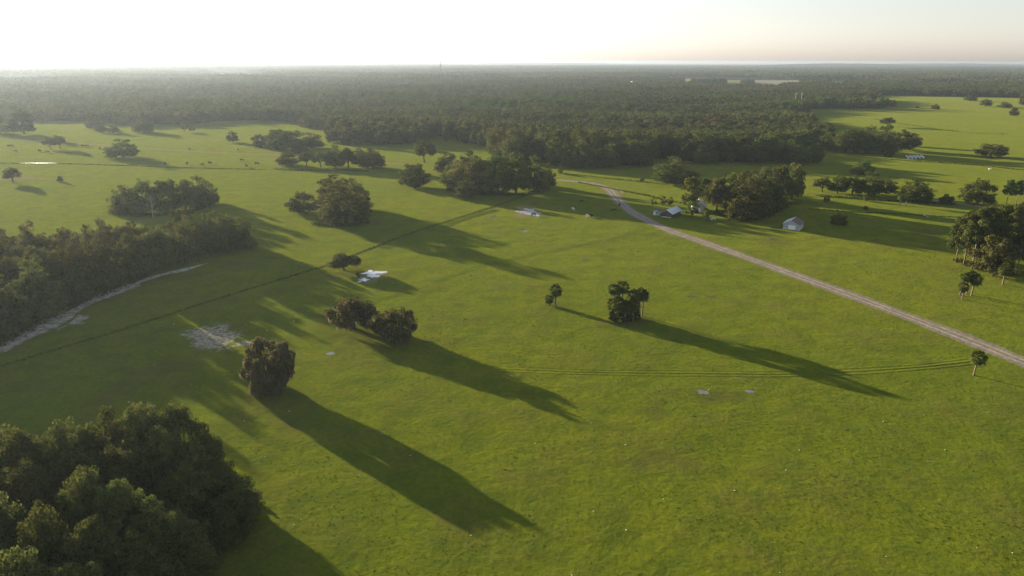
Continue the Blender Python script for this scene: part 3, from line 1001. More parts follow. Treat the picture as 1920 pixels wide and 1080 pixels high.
for i, (x, yt, w, h) in enumerate(near):
    top_tree(OAK_HI, x, yt, w, h, spec.get(i, 'dark oak in the dense bottom-left grove, in its ' + ('sunlit back row' if yt < 830 else 'shaded right flank' if x > 300 else 'middle' if yt < 960 else 'front by the bottom edge')), 'bottom-left grove')

# --- long grove at the left
LG = np.array([G(*p) for p in ((-120, 700), (0, 632), (100, 583), (215, 537), (320, 488), (400, 470), (468, 462), (462, 452), (390, 457), (300, 472), (180, 490), (60, 496), (-120, 510))])
x0, y0 = LG.min(0)
x1, y1 = LG.max(0)
r2 = np.random.default_rng(21)
gx, gy = np.meshgrid(np.arange(x0, x1, 8.2), np.arange(y0, y1, 8.2))
P = np.stack([gx.ravel(), gy.ravel()], 1) + r2.uniform(-2.6, 2.6, (gx.size, 2))
P = P[inside(P, LG)]
P = P[r2.random(len(P)) < .74]
for i, (a, b) in enumerate(P):
    h = r2.uniform(11, 16.5) * (1.0 - .25 * max(0, min(1, (a + 130) / 40)))
    pr = FRESH[i % 2] if i % 9 == 4 else (MOSS[i % 3] if i % 7 == 2 else OAK_HI[i % 4] if b < 230 else OAK[i % 7])
    nm, ct = ('yard_tree', 'tree') if i % 9 == 4 else ('moss_draped_oak', 'oak') if i % 7 == 2 else ('oak_tree', 'oak')
    nm = 'woodland_tree' if nm == 'yard_tree' else nm
    lb = {'woodland_tree': 'fresh green tree among the dark oaks of the long left grove', 'moss_draped_oak': 'moss-hung oak among the dark oaks of the long left grove', 'oak_tree': 'dark oak in the %s third of the long grove beside the sandy track' % ('left' if a / b < -.66 else 'middle' if a / b < -.5 else 'right')}[nm]
    tree(pr, nm, ct, a, b, r2.uniform(9.5, 13.5), h, lb, 'long left grove')
    TREE_XY.append((a, b, 11))

for i, a in enumerate(((452, 470, 54, 414), (424, 475, 50, 416), (394, 481, 54, 408), (350, 494, 62, 412), (300, 508, 64, 425), (250, 528, 72, 440), (190, 551, 76, 455), (130, 576, 84, 475), (70, 604, 92, 500), (8, 636, 100, 530))):
    px_tree(OAK, *a, '%s oak from the right along the front of the long left grove' % ('first second third fourth fifth sixth seventh eighth ninth tenth'.split()[i]), 'long left grove')

# --- the forest: nearest trees singly, the rest as one mass
r3 = np.random.default_rng(33)


def jitter(r0, r1, sp):
    xs = np.arange(-r1 * .82, r1 * .82, sp)
    ys = np.arange(r0 * .6, r1, sp)
    gx, gy = np.meshgrid(xs, ys)
    P = np.stack([gx.ravel(), gy.ravel()], 1) + r3.uniform(-sp * .42, sp * .42, (gx.size, 2))
    d = np.hypot(P[:, 0], P[:, 1])
    P = P[(d > r0) & (d < r1) & (np.abs(P[:, 0]) < P[:, 1] * .80 + 60)]
    Q = P + np.stack([np.sin(P[:, 1] * .11 + P[:, 0] * .05), np.cos(P[:, 0] * .09 + 1)], 1) * 8 + r3.normal(size=P.shape) * 5
    P = P[inside(Q, FP)]
    P = P[r3.random(len(P)) < .86]
    for c in clear_polys:
        P = P[~inside(P, c)]
    return P


FA = jitter(380, 1250, 9.6)
FB = jitter(1250, 2700, 11.5)
vis = np.abs(FA[:, 0]) < FA[:, 1] * .74
dist = np.where(vis, np.hypot(FA[:, 0], FA[:, 1]), 1e9)
order = np.argsort(dist)
n_single = max(60, 300 - N_OAK[0])
for j, i in enumerate(order[:n_single]):
    a, b = FA[i]
    mossy = j % 11 == 5
    tree(OAK[j % 7], 'oak_tree', 'oak', a, b, r3.uniform(10, 21), r3.uniform(11, 20.5), 'oak in the front rank of the wide woodland, ' + ('behind the row of oaks at left' if a / b < -.2 else 'behind the dense middle grove' if a / b < .0 else 'behind the road bend' if a / b < .18 else 'behind the farm grove' if a / b < .36 else 'by the right-hand field'), 'front ranks of the woodland')
rest = FA[order[n_single:]]

# distant prototypes (not linked to the scene themselves)
PC = bpy.data.collections.new('forest_prototypes')
FC = bpy.data.collections.new('far_forest_tiles')
TC = bpy.data.collections.new('tuft_prototypes')
for i, p in enumerate(OAK_FAR):
    PC.objects.link(bpy.data.objects.new('proto_%02d' % i, p['crown']))
for i in range(3):
    r_ = np.random.default_rng(900 + i)
    puffs = []
    H_ = 15
    for k in range(9):
        a = 2.4 * k
        t = k / 8
        puffs.append((math.cos(a) * 3.3 * (1 - t * .5), math.sin(a) * 3.3 * (1 - t * .5), H_ * (.35 + .45 * t), 3.0 - .8 * t))
    PC.objects.link(bpy.data.objects.new('proto_1%d' % i, crown_mesh('pine_far', r_, puffs, 900, 0.8, M['pine'], shell=(.3, 1.05))))
for i in range(4):
    r_ = np.random.default_rng(950 + i)
    puffs = []
    for gx in range(10):
        for gy in range(10):
            x, y = (gx + .5 + r_.uniform(-.45, .45)) * 14 - 70, (gy + .5 + r_.uniform(-.45, .45)) * 14 - 70
            h = r_.uniform(9, 17)
            for k in range(4):
                puffs.append((x + r_.normal() * 3, y + r_.normal() * 3, h - 4 + r_.normal() * 1.5, r_.uniform(2.8, 5)))
    FC.objects.link(bpy.data.objects.new('tile_%02d' % i, crown_mesh('forest_tile', r_, puffs, 16000, 2.6, M['oak'], shell=(.5, 1.05))))


def scatter(name, P, scl, rot, idx, coll, kind='stuff', zs=None):
    me = bpy.data.meshes.new(name)
    n = len(P)
    me.vertices.add(n)
    co = np.zeros((n, 3), np.float32)
    co[:, :2] = P
    me.vertices.foreach_set('co', co.ravel())
    a = me.attributes.new('sc', 'FLOAT_VECTOR', 'POINT'); a.data.foreach_set('vector', np.asarray(scl, np.float32).ravel())
    a = me.attributes.new('rt', 'FLOAT_VECTOR', 'POINT'); a.data.foreach_set('vector', np.stack([np.zeros(n), np.zeros(n), rot], 1).astype(np.float32).ravel())
    a = me.attributes.new('ix', 'INT', 'POINT'); a.data.foreach_set('value', np.asarray(idx, np.int32))
    o = tag(obj(name, me), kind=kind)
    ng = bpy.data.node_groups.new(name + '_scatter', 'GeometryNodeTree')
    ng.interface.new_socket('Geometry', in_out='INPUT', socket_type='NodeSocketGeometry')
    ng.interface.new_socket('Geometry', in_out='OUTPUT', socket_type='NodeSocketGeometry')
    gi, go = ng.nodes.new('NodeGroupInput'), ng.nodes.new('NodeGroupOutput')
    ci = ng.nodes.new('GeometryNodeCollectionInfo')
    ci.inputs['Collection'].default_value = coll
    ci.inputs['Separate Children'].default_value = True
    ci.inputs['Reset Children'].default_value = True
    ip = ng.nodes.new('GeometryNodeInstanceOnPoints')
    ip.inputs['Pick Instance'].default_value = True

    def na(nm, t):
        q = ng.nodes.new('GeometryNodeInputNamedAttribute')
        q.data_type = t
        q.inputs['Name'].default_value = nm
        return q.outputs['Attribute']
    L = ng.links.new
    L(gi.outputs[0], ip.inputs['Points'])
    L(ci.outputs[0], ip.inputs['Instance'])
    L(na('ix', 'INT'), ip.inputs['Instance Index'])
    L(na('rt', 'FLOAT_VECTOR'), ip.inputs['Rotation'])
    L(na('sc', 'FLOAT_VECTOR'), ip.inputs['Scale'])
    L(ip.outputs[0], go.inputs[0])
    md = o.modifiers.new('scatter', 'NODES')
    md.node_group = ng
    return o


FF = np.vstack([rest, FB])
n = len(FF)
dd = np.hypot(FF[:, 0], FF[:, 1])
w = r3.uniform(.8, 1.2, n) * np.where(r3.random(n) < .12, 1.4, 1)
hgt = r3.uniform(.88, 1.1, n) * (1 + .22 * np.sin(FF[:, 0] * .013 + FF[:, 1] * .004) * np.cos(FF[:, 1] * .009) + .16 * np.sin(FF[:, 1] * .031 + 2 * np.sin(FF[:, 0] * .008)))
pineish = (np.sin(FF[:, 0] * .006 + 1.3) + np.cos(FF[:, 1] * .0045 + FF[:, 0] * .002) + r3.normal(size=n) * .5 + (dd - 1000) / 900) > 0.2
idx = np.where(pineish & (r3.random(n) < .55), 7 + r3.integers(0, 3, n), r3.integers(0, 7, n))
o = scatter('forest', FF, np.stack([w, w, hgt], 1), r3.random(n) * 6.28, idx, PC)
tag(o, 'wide dark woodland stretching to the horizon', 'forest')
xs = np.arange(-8200, 8200, 140.0)
ys = np.arange(1800, 10000, 140.0)
gx, gy = np.meshgrid(xs, ys)
P = np.stack([gx.ravel(), gy.ravel()], 1)
d = np.hypot(P[:, 0], P[:, 1])
P = P[(d > 2640) & (np.abs(P[:, 0]) < P[:, 1] * .82 + 150)]
P = P[inside(P, FP)]
keepm = np.ones(len(P), bool)
for c in clear_polys:
    cx, cy = c.mean(0)
    hx, hy = np.ptp(c[:, 0]) / 2 + 60, np.ptp(c[:, 1]) / 2 + 50
    keepm &= ~((np.abs(P[:, 0] - cx) < hx) & (np.abs(P[:, 1] - cy) < hy))
P = P[keepm]
n = len(P)
o = scatter('far_forest', P, np.stack([np.ones(n), np.ones(n), r3.uniform(.8, 1.25, n)], 1), r3.integers(0, 4, n) * (math.pi / 2), r3.integers(0, 4, n), FC)
tag(o, 'hazy far woodland under the horizon', 'forest')

# ------------------------------------------------------------------ grass tufts and weeds
for i in range(4):
    r_ = np.random.default_rng(970 + i)
    V, Fq, T = [], [], []
    for b in range(9):
        a = r_.random() * 6.28
        p = np.array([math.cos(a), math.sin(a), 0]) * r_.random() * .30
        lean = np.array([r_.normal() * .22, r_.normal() * .22, 1]) * r_.uniform(.14, .30)
        q = np.array([-math.sin(a * 3), math.cos(a * 3), 0]) * r_.uniform(.05, .13)
        k = len(V)
        V += [p - q, p + q, p + lean + q * .5, p + lean * 1.15 - q * .5]
        Fq.append((k, k + 1, k + 2, k + 3))
        T.append(r_.random())
    TC.objects.link(bpy.data.objects.new('tuft_%02d' % i, mesh_np('tuft', V, Fq, [M['tuft']], attrs=[('tint', 'FACE', T)])))

r4 = np.random.default_rng(44)
N = 80000
dd = 70 + (340 - 70) * r4.random(N) ** 0.75
uu = r4.uniform(-.80, .80, N)
P = np.stack([uu * (dd + 20), dd], 1)
ok = np.ones(N, bool)
for C, hw in ROADLINES:
    B = C[(C[:, 1] < 380)]
    if len(B) < 2: continue
    lo, hi = B.min(0) - 6, B.max(0) + 6
    s = np.where((P[:, 0] > lo[0]) & (P[:, 0] < hi[0]) & (P[:, 1] > lo[1]) & (P[:, 1] < hi[1]))[0]
    for ch in np.array_split(s, max(1, len(s) // 4000)):
        if len(ch) == 0: continue
        dm = np.min(np.hypot(P[ch, None, 0] - B[None, :, 0], P[ch, None, 1] - B[None, :, 1]), 1)
        ok[ch[dm < hw]] = False
for cx, cy, rr in BLOBS:
    q = np.hypot(P[:, 0] - cx, P[:, 1] - cy) < rr
    ok &= ~(q & (r4.random(N) < .8))
# patchiness
pn = np.sin(P[:, 0] * .21 + 1.7 * np.sin(P[:, 1] * .13)) + np.sin(P[:, 1] * .27 + 1.3 * np.sin(P[:, 0] * .17 + 2)) + .7 * np.sin(P[:, 0] * .05 + P[:, 1] * .04)
ok &= r4.random(N) < np.clip(.45 + .42 * pn, .03, 1)
P = P[ok]
n = len(P)
sc = r4.uniform(.2, .45, n) * np.where(r4.random(n) < .03, 1.7, 1)
o = scatter('pasture_tufts', P, np.stack([sc * 1.35, sc * 1.35, sc * .62], 1), r4.random(n) * 6.28, r4.integers(0, 4, n), TC)


def weed_strip(name, px, half, h, per_m, seed, mat='weed', size=.5):
    C, Nn = line_frame(px, 1.0)
    r_ = np.random.default_rng(seed)
    n = int(len(C) * per_m)
    k = r_.integers(0, len(C), n)
    P = np.zeros((n, 3))
    P[:, :2] = C[k] + Nn[k] * (r_.normal(size=n) * half * .5)[:, None] + r_.uniform(-.5, .5, (n, 2))
    hump = .6 + .4 * np.sin(k * .11 + seed) * np.sin(k * .037)
    P[:, 2] = h * hump * r_.random(n) ** .8
    V, Fq = quads_at(P, unit(n, r_), size, r_)
    V[:, 2] = np.maximum(V[:, 2], 0.0)
    me = mesh_np(name, V, Fq, [M[mat]], attrs=[('tint', 'FACE', r_.random(n))])
    return tag(obj(name, me), kind='stuff')


weed_strip('ditch_weeds', [(-60, 710), (0, 690), (150, 644), (300, 597), (430, 555), (520, 527), (620, 495), (740, 449), (830, 418), (920, 389), (985, 368)], .55, .30, 20, 1, 'ditch', .3)
weed_strip('ditch_weeds', [(1085, 342), (1150, 354), (1240, 372), (1290, 384)], .8, .6, 10, 2)
weed_strip('ditch_weeds', [(1055, 325), (1130, 333), (1215, 342)], 1.0, .6, 8, 3)
weed_strip('field_edge_weeds', [(1660, 297), (1700, 300), (1780, 305), (1850, 310), (1905, 316), (1960, 320)], 1.6, .9, 10, 4)
weed_strip('field_edge_weeds', [(1520, 391), (1600, 396), (1700, 401), (1800, 406)], .7, .5, 10, 5)
weed_strip('field_edge_weeds', [(1530, 366), (1620, 372), (1700, 377), (1790, 382)], 2.5, 1.2, 22, 6)
weed_strip('field_edge_weeds', [(515, 318), (560, 320), (620, 320), (690, 322)], 2.0, 1.2, 16, 7)
weed_strip('ditch_weeds', [(0, 308), (120, 309), (240, 312), (360, 316), (500, 319)], 1.0, .6, 8, 8)
weed_strip('grove_undergrowth', [(-80, 682), (0, 640), (100, 586), (215, 540), (320, 491), (400, 470), (450, 462)], 3.6, 2.6, 120, 9)
weed_strip('grove_undergrowth', [(360, 1090), (400, 1030), (450, 975), (480, 945)], 1.6, 1.2, 60, 10)
weed_strip('grove_undergrowth', [(842, 357), (880, 364), (935, 366), (985, 364), (1025, 354)], 3.0, 2.6, 60, 12)
weed_strip('grove_undergrowth', [(1345, 398), (1385, 411), (1420, 409), (1450, 396), (1492, 378)], 3.0, 2.4, 60, 13)
weed_strip('grove_undergrowth', [(212, 399), (250, 405), (310, 404), (360, 397), (398, 384)], 3.0, 2.4, 60, 14)
weed_strip('grove_undergrowth', [(1795, 488), (1835, 500), (1880, 512), (1925, 508)], 2.6, 1.5, 50, 15)
weed_strip('grove_undergrowth', [(590, 420), (640, 424), (690, 418)], 2.6, 1.6, 60, 16)
weed_strip('ditch_weeds', [(1640, 222), (1700, 232), (1800, 246), (1890, 250)], 1.2, .7, 5, 11)

# ------------------------------------------------------------------ buildings
M['sidingshade'] = mat_ribbed('shaded_white_siding', (0.36, 0.39, 0.43), 1.6, .7)  # white siding; the barn wall's shade is put into this bluish grey
M['whitepaint'] = mat_plain('white_paint', (0.80, 0.80, 0.78), .6, 2.0, .08)
M['darkroof'] = mat_ribbed('dark_rusty_roof', (0.085, 0.052, 0.045), 1.2, .6, axis=1)
M['bluemetal'] = mat_ribbed('bright_metal_roof', (0.58, 0.63, 0.68), 1.3, .35, .0, axis=1)
M['wood'] = mat_plain('weathered_boards', (0.11, 0.09, 0.07), .9, 2.5, .35)
M['concrete'] = mat_plain('pale_concrete', (0.52, 0.50, 0.46), .9, 1.5, .15)
M['glass'] = mat_plain('dark_glass', (0.02, 0.025, 0.03), .08, 1, .1, .5)
M['cream'] = mat_plain('cream_walls', (0.40, 0.36, 0.28), .85, 1.5, .12)  # cream darkened to carry the shade of the yard trees


def gable_house(name, px_a, px_b, D, He, Hr, label, cat, wall, roof_l, roof_r, oh=.35, door=None, windows=(), base=None, open_shed=False):
    """front gable wall runs from ground pixel a to ground pixel b; the building extends D metres back from it"""
    a, b = Vector(G(*px_a)), Vector(G(*px_b))
    W = (b - a).length
    rz = math.atan2(b.y - a.y, b.x - a.x)
    o = thing(name, (a.x, a.y, 0), rz, label, cat)
    mid = W / 2
    if not open_shed:
        mb = MB()
        mb.prism([(0, 0), (W, 0), (W, He), (mid, Hr), (0, He)], 0, D)
        mb.build('wall', wall, o)
    else:
        for yy in np.linspace(.12, D - .12, 4):
            for xx in (.12, W - .12):
                mb = MB(); mb.box(xx - .1, xx + .1, yy - .1, yy + .1, 0, He - .05); mb.build('post', wall, o)
        mb = MB(); mb.prism([(.3, He * .55), (W - .3, He * .55), (W - .3, He - .06), (mid, Hr - .12), (.3, He - .06)], .02, .1); mb.build('gable_board', wall, o)
        mb = MB(); mb.prism([(.3, 0), (W - .3, 0), (W - .3, He - .06), (mid, Hr - .12), (.3, He - .06)], D - .1, D - .02); mb.build('back_wall', wall, o)
        mb = MB(); mb.box(W - .2, W - .26, .3, D - .3, .0, He * .5); mb.build('side_wall', wall, o)
        mb = MB(); mb.box(.3, W - .3, -.06, .0, 0, .42); mb.build('low_front_wall', M['concrete'], o)
    sl = (Hr - He) / mid
    t = .1
    for side, rm in ((0, roof_l), (1, roof_r)):
        if side == 0:
            pr = [(-oh, He - oh * sl + .02), (mid, Hr + .02), (mid, Hr + .02 + t), (-oh, He - oh * sl + .02 + t)]
        else:
            pr = [(mid + .004, Hr + .02), (W + oh, He - oh * sl + .02), (W + oh, He - oh * sl + .02 + t), (mid + .004, Hr + .02 + t)]
        mb = MB(); mb.prism(pr, -oh, D + oh); mb.build('roof_slope', rm, o)
    if base:
        mb = MB()
        mb.box(-.12, W + .12, -.14, -.01, 0, base)
        mb.box(W + .01, W + .14, -.01, D + .1, 0, base)
        mb.box(-.14, -.01, -.01, D + .1, 0, base)
        mb.build('foundation', M['concrete'], o)
    if door:
        x0, x1, h = door
        mb = MB(); mb.box(x0, x1, -.20, -.145, .05, h); dr = mb.build('door', M['whitepaint'], o)
        mb = MB()
        for xx in (x0 - .12, x1):
            mb.box(xx, xx + .12, -.22, -.145, 0, h + .12)
        mb.box(x0, x1, -.22, -.145, h + .005, h + .12)
        mb.build('door_frame', M['concrete'], dr)
        mb = MB(); mb.box(x1 - .4, x1 - .3, -.26, -.2, h * .45, h * .52); mb.build('handle', M['glass'], dr)
    for (x0, x1, z0, z1, sd) in windows:
        mb = MB()
        if sd: mb.box(W + .02, W + .06, x0, x1, z0, z1)
        else: mb.box(x0, x1, -.06, -.02, z0, z1)
        w_ = mb.build('window', M['glass'], o)
        mb = MB()
        if sd: mb.box(W + .02, W + .09, x0 - .08, x1 + .08, z0 - .1, z0 - .004)
        else: mb.box(x0 - .08, x1 + .08, -.09, -.02, z0 - .1, z0 - .004)
        mb.build('sill', M['whitepaint'], w_)
    return o


gable_house('barn', (1468.5, 428), (1499, 431.5), 8.0, 2.5, 4.2, 'white barn with dark roof and wide white door beside the farm grove', 'barn', M['sidingshade'], M['bluemetal'], M['darkroof'], .4, (2.2, 5.2, 1.95), (), .35)
gable_house('open_shed', (1240, 406), (1260, 408.5), 11, 2.1, 3.6, 'open farm shed with bright metal roof beside the dirt road', 'shed', M['wood'], M['bluemetal'], M['bluemetal'], .6, None, (), None, True)
gable_house('hut', (1225, 402.5), (1237, 404), 3.2, 2.1, 3.0, 'small pale hut with dark roof left of the open shed', 'hut', M['sidingshade'], M['darkroof'], M['darkroof'], .25, (.4, 1.2, 1.6), ((1.7, 2.3, 1.0, 1.6, 0),))
gable_house('farmhouse', (1298, 397), (1324, 398), 9, 2.9, 4.8, 'cream farmhouse with pale metal roof under the yard trees', 'house', M['cream'], M['bluemetal'], M['bluemetal'], .6, (3.0, 3.9, 2.0), ((1.0, 2.0, 1.0, 1.9, 0), (5.0, 6.0, 1.0, 1.9, 0), (2, 3.2, 1.0, 1.9, 1), (5.5, 6.7, 1.0, 1.9, 1)), .3)
for (xa, ya, xb, lab) in ((1181, 157.5, 1191, 'far pale house in a gap of the hazy forest, leftmost'), (1283, 157, 1295, 'far white house in the hazy forest, second from left'), (1303, 152.5, 1316, 'farthest pale house by a small clearing in the forest'),
                          (1560, 158, 1575, 'far pale house beside a tan patch right of the tan field')):
    gable_house('far_house', (xa, ya), (xb, ya), 16, 5, 9, lab, 'house', M['cream'], M['whitepaint'], M['whitepaint'], .5, (6, 8, 3), ((2, 4, 1.5, 3.2, 0), (11, 13, 1.5, 3.2, 0)))

# --- far mast with guy wires and two poles
M['steel'] = mat_plain('galvanised_steel', (0.22, 0.22, 0.22), .6, 3, .2)
mx_, my_ = G(827, 165)
mH = 71.0
mast = thing('radio_mast', (mx_, my_, 0), 0, 'tall thin radio mast rising from the hazy forest', 'mast')
mb = MB()
for k in range(3):
    t = 2 * math.pi * k / 3
    mb.tube([(math.cos(t) * .9, math.sin(t) * .9, 0), (math.cos(t) * .9, math.sin(t) * .9, mH)], [.30, .30], 5)
for q in range(24):
    z = q * mH / 24
    for k in range(3):
        t, u = 2 * math.pi * k / 3, 2 * math.pi * (k + 1) / 3
        mb.tube([(math.cos(t) * .9, math.sin(t) * .9, z), (math.cos(u) * .9, math.sin(u) * .9, z + mH / 24)], [.15, .15], 4)
mb.build('lattice', M['steel'], mast)
for z in (40, 52, 63):
    mb = MB(); mb.tube([(.9, 0, z), (1.5, 0, z)], [.12, .12], 5); mb.tube([(1.5, 0, z - 1.3), (1.5, 0, z + 1.3)], [.28, .28], 6); mb.build('antenna', M['whitepaint'], mast)
for k in range(3):
    t = 2 * math.pi * k / 3 + .5
    mb = MB(); mb.tube([(math.cos(t) * .9, math.sin(t) * .9, mH * .9), (math.cos(t) * 42, math.sin(t) * 42, 0)], [.03, .03], 4); mb.build('guy_wire', M['steel'], mast)
for x, w_ in ((1497, 'left'), (1508, 'right')):
    a, b = G(x, 200)
    pl = thing('utility_pole', (a, b + 15, 0), .3, '%s one of two pale tall poles at the edge of the far woods' % w_, 'pole')
    mb = MB(); mb.tube([(0, 0, -.3), (0, 0, 22)], [.42, .26], 7); mb.build('pole', M['concrete'], pl)
    for z in (18.5, 20.8):
        mb = MB(); mb.box(-2.4, 2.4, -.15, .15, z, z + .3); mb.build('crossarm', M['concrete'], pl)

# ------------------------------------------------------------------ cattle
M['hide'] = mat_plain('black_hide', (0.018, 0.015, 0.013), .7, 2, .3)
M['hidewhite'] = mat_plain('white_hide', (0.62, 0.58, 0.52), .8, 2, .15)


def cow_mesh(mat):
    J = [((-.75, 0, 1.15), .30), ((-.35, 0, 1.08), .36), ((.15, 0, 1.05), .37), ((.6, 0, 1.12), .33), ((.95, 0, 1.0), .22), ((1.2, 0, .72), .17), ((1.38, 0, .42), .13), ((1.5, 0, .2), .09)]
    E_ = [(i, i + 1) for i in range(7)]
    for x, root in ((-.72, 0), (.58, 3)):
        for s in (-1, 1):
            k = len(J)
            bend = -.1 if x < 0 else .04
            J += [((x, s * .22, .82), .17), ((x + bend, s * .23, .45), .085), ((x, s * .23, .04), .075)]
            E_ += [(root, k), (k, k + 1), (k + 1, k + 2)]
    k = len(J)
    J += [((-1.05, 0, 1.12), .05), ((-1.12, 0, .55), .045)]
    E_ += [(0, k), (k, k + 1)]
    for s in (-1, 1):
        k = len(J)
        J += [((1.2, s * .28, .82), .05)]
        E_ += [(5, k)]
    me = bpy.data.meshes.new('cow')
    me.from_pydata([j[0] for j in J], E_, [])
    o = bpy.data.objects.new('tmp', me)
    COL.objects.link(o)
    o.modifiers.new('skin', 'SKIN')
    for i, j in enumerate(J):
        me.skin_vertices[0].data[i].radius = (j[1], j[1])
        me.skin_vertices[0].data[i].use_root = (i == 1)
    sb = o.modifiers.new('sub', 'SUBSURF')
    sb.levels = 1
    dg = bpy.context.evaluated_depsgraph_get()
    out = bpy.data.meshes.new_from_object(o.evaluated_get(dg))
    out.materials.clear()
    out.materials.append(mat)
    zmin = min(v.co.z for v in out.vertices)
    for v in out.vertices: v.co.z -= zmin
    bpy.data.objects.remove(o)
    out.name = 'cow'
    return out


COW_B, COW_W = cow_mesh(M['hide']), cow_mesh(M['hidewhite'])
ordw = 'first second third fourth fifth sixth seventh eighth ninth tenth eleventh twelfth thirteenth fourteenth fifteenth sixteenth seventeenth eighteenth nineteenth twentieth'.split()
far_cows = sorted([(17, 277), (23, 276.5), (30, 286.5), (75, 286), (90, 288.5), (156, 277), (164, 276.5), (188, 281.5), (166, 293.5), (311, 310), (351, 309.5), (380, 311.5), (394, 308.5), (356, 282), (446, 283), (454, 303), (463, 314), (482, 309.5), (13, 243), (530, 291)])
for i, (x, y) in enumerate(far_cows):
    o = obj('cow', COW_B, None, (*G(x, y), 0), random.random() * 6.28)
    o.scale = (1.3, 1.3, 1.3)
    tag(o, '%s black cow from the left grazing the far left pasture' % ordw[i], 'cow', 'cattle on the far left pasture')
for x, y, bw, lab in ((1090, 379, 1, 'black cow in the long shadow left of the dirt road'), (1162, 386, 1, 'black cow close to the dirt road edge'), (1151, 396, 1, 'black cow at the shadow edge below the road bend'),
                      (1107, 406, 1, 'black cow casting a shadow right of the white puddle'), (1102, 407, 0, 'white cow standing beside a black one right of the puddle'), (1075, 394, 0, 'white cow alone in the long shadow right of the puddle'),
                      (1001, 404.5, 1, 'black cow at the near edge of the white puddle'), (1338, 413, 0, 'white cow in front of the farm grove'), (672, 521, 1, 'black cow lying by the puddle near the ragged oak')):
    o = obj('cow', COW_B if bw else COW_W, None, (*G(x, y), 0), random.random() * 6.28)
    tag(o, lab, 'cow')

# ------------------------------------------------------------------ wrapped bales, fallen trunk, trough, truck
M['wrap'] = mat_plain('white_bale_wrap', (0.50, 0.52, 0.54), .4, 3, .1, .5)  # white wrap, dimmed and blued in colour for the grove's shadow
mb = MB()
k = 14
prof = []
b0 = len(mb.v)
for x in (-.62, -.55, .55, .62):
    r_ = .68 if abs(x) > .6 else .75
    mb.v += [(x, math.cos(2 * math.pi * q / k) * r_, .74 + math.sin(2 * math.pi * q / k) * r_) for q in range(k)]
for j in range(3):
    for q in range(k):
        mb.f.append((b0 + j * k + q, b0 + j * k + (q + 1) % k, b0 + (j + 1) * k + (q + 1) % k, b0 + (j + 1) * k + q))
mb.f.append(tuple(b0 + q for q in reversed(range(k))))
mb.f.append(tuple(b0 + 3 * k + q for q in range(k)))
BALE = mb.mesh('hay_bale', M['wrap'])
bx, by = G(1704, 296.5)
for r_ in range(5):
    for c in range(9):
        o = obj('hay_bale', BALE, None, (bx + r_ * 3.0 + c * .46, by + r_ * .4 + c * 1.32, 0), 1.235 + random.uniform(-.03, .03))
        tag(o, 'white-wrapped hay bale in the %s row of bales by the long right grove' % ('leftmost second middle fourth rightmost'.split()[r_]), 'hay bale', 'rows of wrapped hay bales')

a, b = G(1731, 402), G(1741, 408)
ft = thing('fallen_trunk', (*a, 0), math.atan2(b[1] - a[1], b[0] - a[0]), 'bleached fallen trunk lying on the shaded grass left of the pines', 'log')
L = math.hypot(b[0] - a[0], b[1] - a[1])
mb = MB(); mb.tube([(0, 0, .36), (L * .4, .2, .34), (L, 0, .3)], [.36, .30, .16], 8); mb.build('trunk', M['bleached'], ft, True)
for t_, s in ((.35, 1), (.6, -1), (.8, 1)):
    mb = MB(); mb.tube([(L * t_, .1, .35), (L * t_ + .9, s * .9, .8), (L * t_ + 1.4, s * 1.7, 1.0)], [.12, .09, .03], 5); mb.build('branch', M['bleached'], ft, True)
a = G(1857, 316)
tr = thing('water_trough', (*a, 0), .2, 'white water trough at the sunlit edge of the right field', 'trough')
mb = MB()
for q in range(16):
    t, u = 2 * math.pi * q / 16, 2 * math.pi * (q + 1) / 16
    for (r0, r1, z0, z1) in ((.95, .95, 0, .6), (.95, .85, .6, .6), (.85, .85, .6, .2)):
        mb.poly([(math.cos(t) * r0, math.sin(t) * r0, z0), (math.cos(u) * r0, math.sin(u) * r0, z0), (math.cos(u) * r1, math.sin(u) * r1, z1), (math.cos(t) * r1, math.sin(t) * r1, z1)])
mb.build('tub', M['concrete'], tr)
mb = MB(); mb.poly([(math.cos(2 * math.pi * q / 16) * .86, math.sin(2 * math.pi * q / 16) * .86, .5) for q in range(16)]); mb.build('water', M['water'], tr)

M['bluepaint'] = mat_plain('blue_car_paint', (0.05, 0.12, 0.34), .25, 1, .05, .5)
M['rubber'] = mat_plain('tyre_rubber', (0.02, 0.02, 0.02), .9, 3, .2)
a = G(1913, 477)
pk = thing('pickup_truck', (*a, 0), .25, 'blue pickup truck parked under the pines at the right edge', 'truck')
mb = MB(); mb.prism([(-2.6, .45), (2.55, .45), (2.6, .95), (1.35, 1.08), (.75, 1.1), (-.45, 1.1), (-.5, 1.15), (-2.6, 1.15)], -.92, .92); mb.build('body', M['bluepaint'], pk)
mb = MB(); mb.prism([(-.48, 1.12), (1.3, 1.10), (.72, 1.72), (-.35, 1.76)], -.80, .80); cb = mb.build('cabin', M['bluepaint'], pk)
for s in (-1, 1):
    mb = MB(); mb.prism([(-.35, 1.2), (1.02, 1.18), (.66, 1.62), (-.28, 1.66)], s * .81 - .006, s * .81 + .006); mb.build('window', M['glass'], cb)
mb = MB(); mb.poly([(1.31, -.7, 1.14), (1.31, .7, 1.14), (.76, .66, 1.71), (.76, -.66, 1.71)]); mb.build('windscreen', M['glass'], cb)
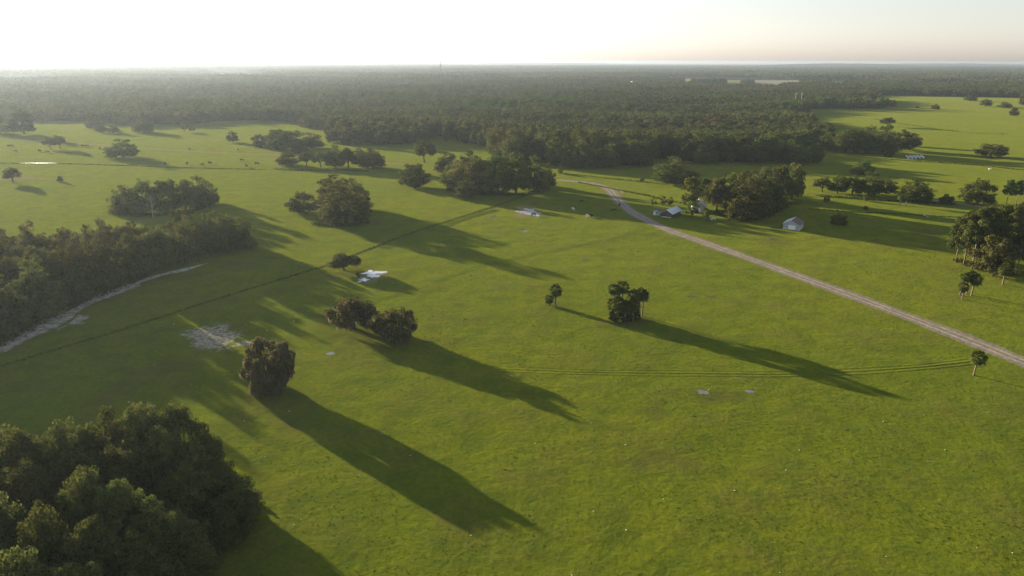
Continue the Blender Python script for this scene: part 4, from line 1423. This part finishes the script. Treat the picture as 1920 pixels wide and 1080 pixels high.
for x in (-1.65, 1.65):
    for s in (-1, 1):
        mb = MB(); mb.tube([(x, s * .72, .38), (x, s * .95, .38)], [.38, .38], 14); wh = mb.build('wheel', M['rubber'], pk)
        mb = MB(); mb.tube([(x, s * .95, .38), (x, s * .965, .38)], [.2, .2], 10); mb.build('rim', M['steel'], wh)
for s in (-1, 1):
    mb = MB(); mb.box(2.585, 2.62, s * .62 - .2, s * .62 + .2, .68, .86); mb.build('headlight', M['whitepaint'], pk)

# ------------------------------------------------------------------ pale stones scattered in the near grass
r_ = np.random.default_rng(77)
V, Fq = [], []
for q in range(80):
    x, y = r_.uniform(0, 1920), r_.uniform(600, 1080)
    if q < 40: x, y = r_.uniform(150, 620), r_.uniform(600, 1000)
    gx, gy = G(x, y)
    s = r_.uniform(.04, .12)
    k = len(V)
    top = 4
    for t in range(5):
        a = 2 * math.pi * t / 5 + r_.random() * .5
        V.append((gx + math.cos(a) * s * 1.6, gy + math.sin(a) * s, 0))
    for t in range(5):
        a = 2 * math.pi * t / 5 + r_.random() * .5
        V.append((gx + math.cos(a) * s, gy + math.sin(a) * s * .7, s * .9))
    for t in range(5):
        u = (t + 1) % 5
        Fq.append((k + t, k + u, k + 5 + u, k + 5 + t))
    Fq.append((k + 5, k + 6, k + 7, k + 8))
    Fq.append((k + 5, k + 8, k + 9, k + 9))
me = bpy.data.meshes.new('pale_stones')
me.from_pydata(V, [], [f if f[2] != f[3] else f[:3] for f in Fq])
me.materials.append(M['concrete'])
tag(obj('pale_stones', me), kind='stuff')

# ------------------------------------------------------------------ the hazy air
m, nt, out = newmat('haze_air')
pv = nd(nt, 'ShaderNodeVolumePrincipled')
pv.inputs['Color'].default_value = (0.37, 0.46, 0.60, 1)
pv.inputs['Density'].default_value = HAZE_DENSITY
pv.inputs['Anisotropy'].default_value = 0.46
pv.inputs['Density Attribute'].default_value = ''
pv.inputs['Temperature Attribute'].default_value = ''
nt.links.new(pv.outputs[0], out.inputs['Volume'])
mb = MB()
mb.box(-R - 500, R + 500, -R / 6 - 500, R + 500, -1.0, 74.0)
hz = mb.build('haze', m)
tag(hz, kind='stuff')
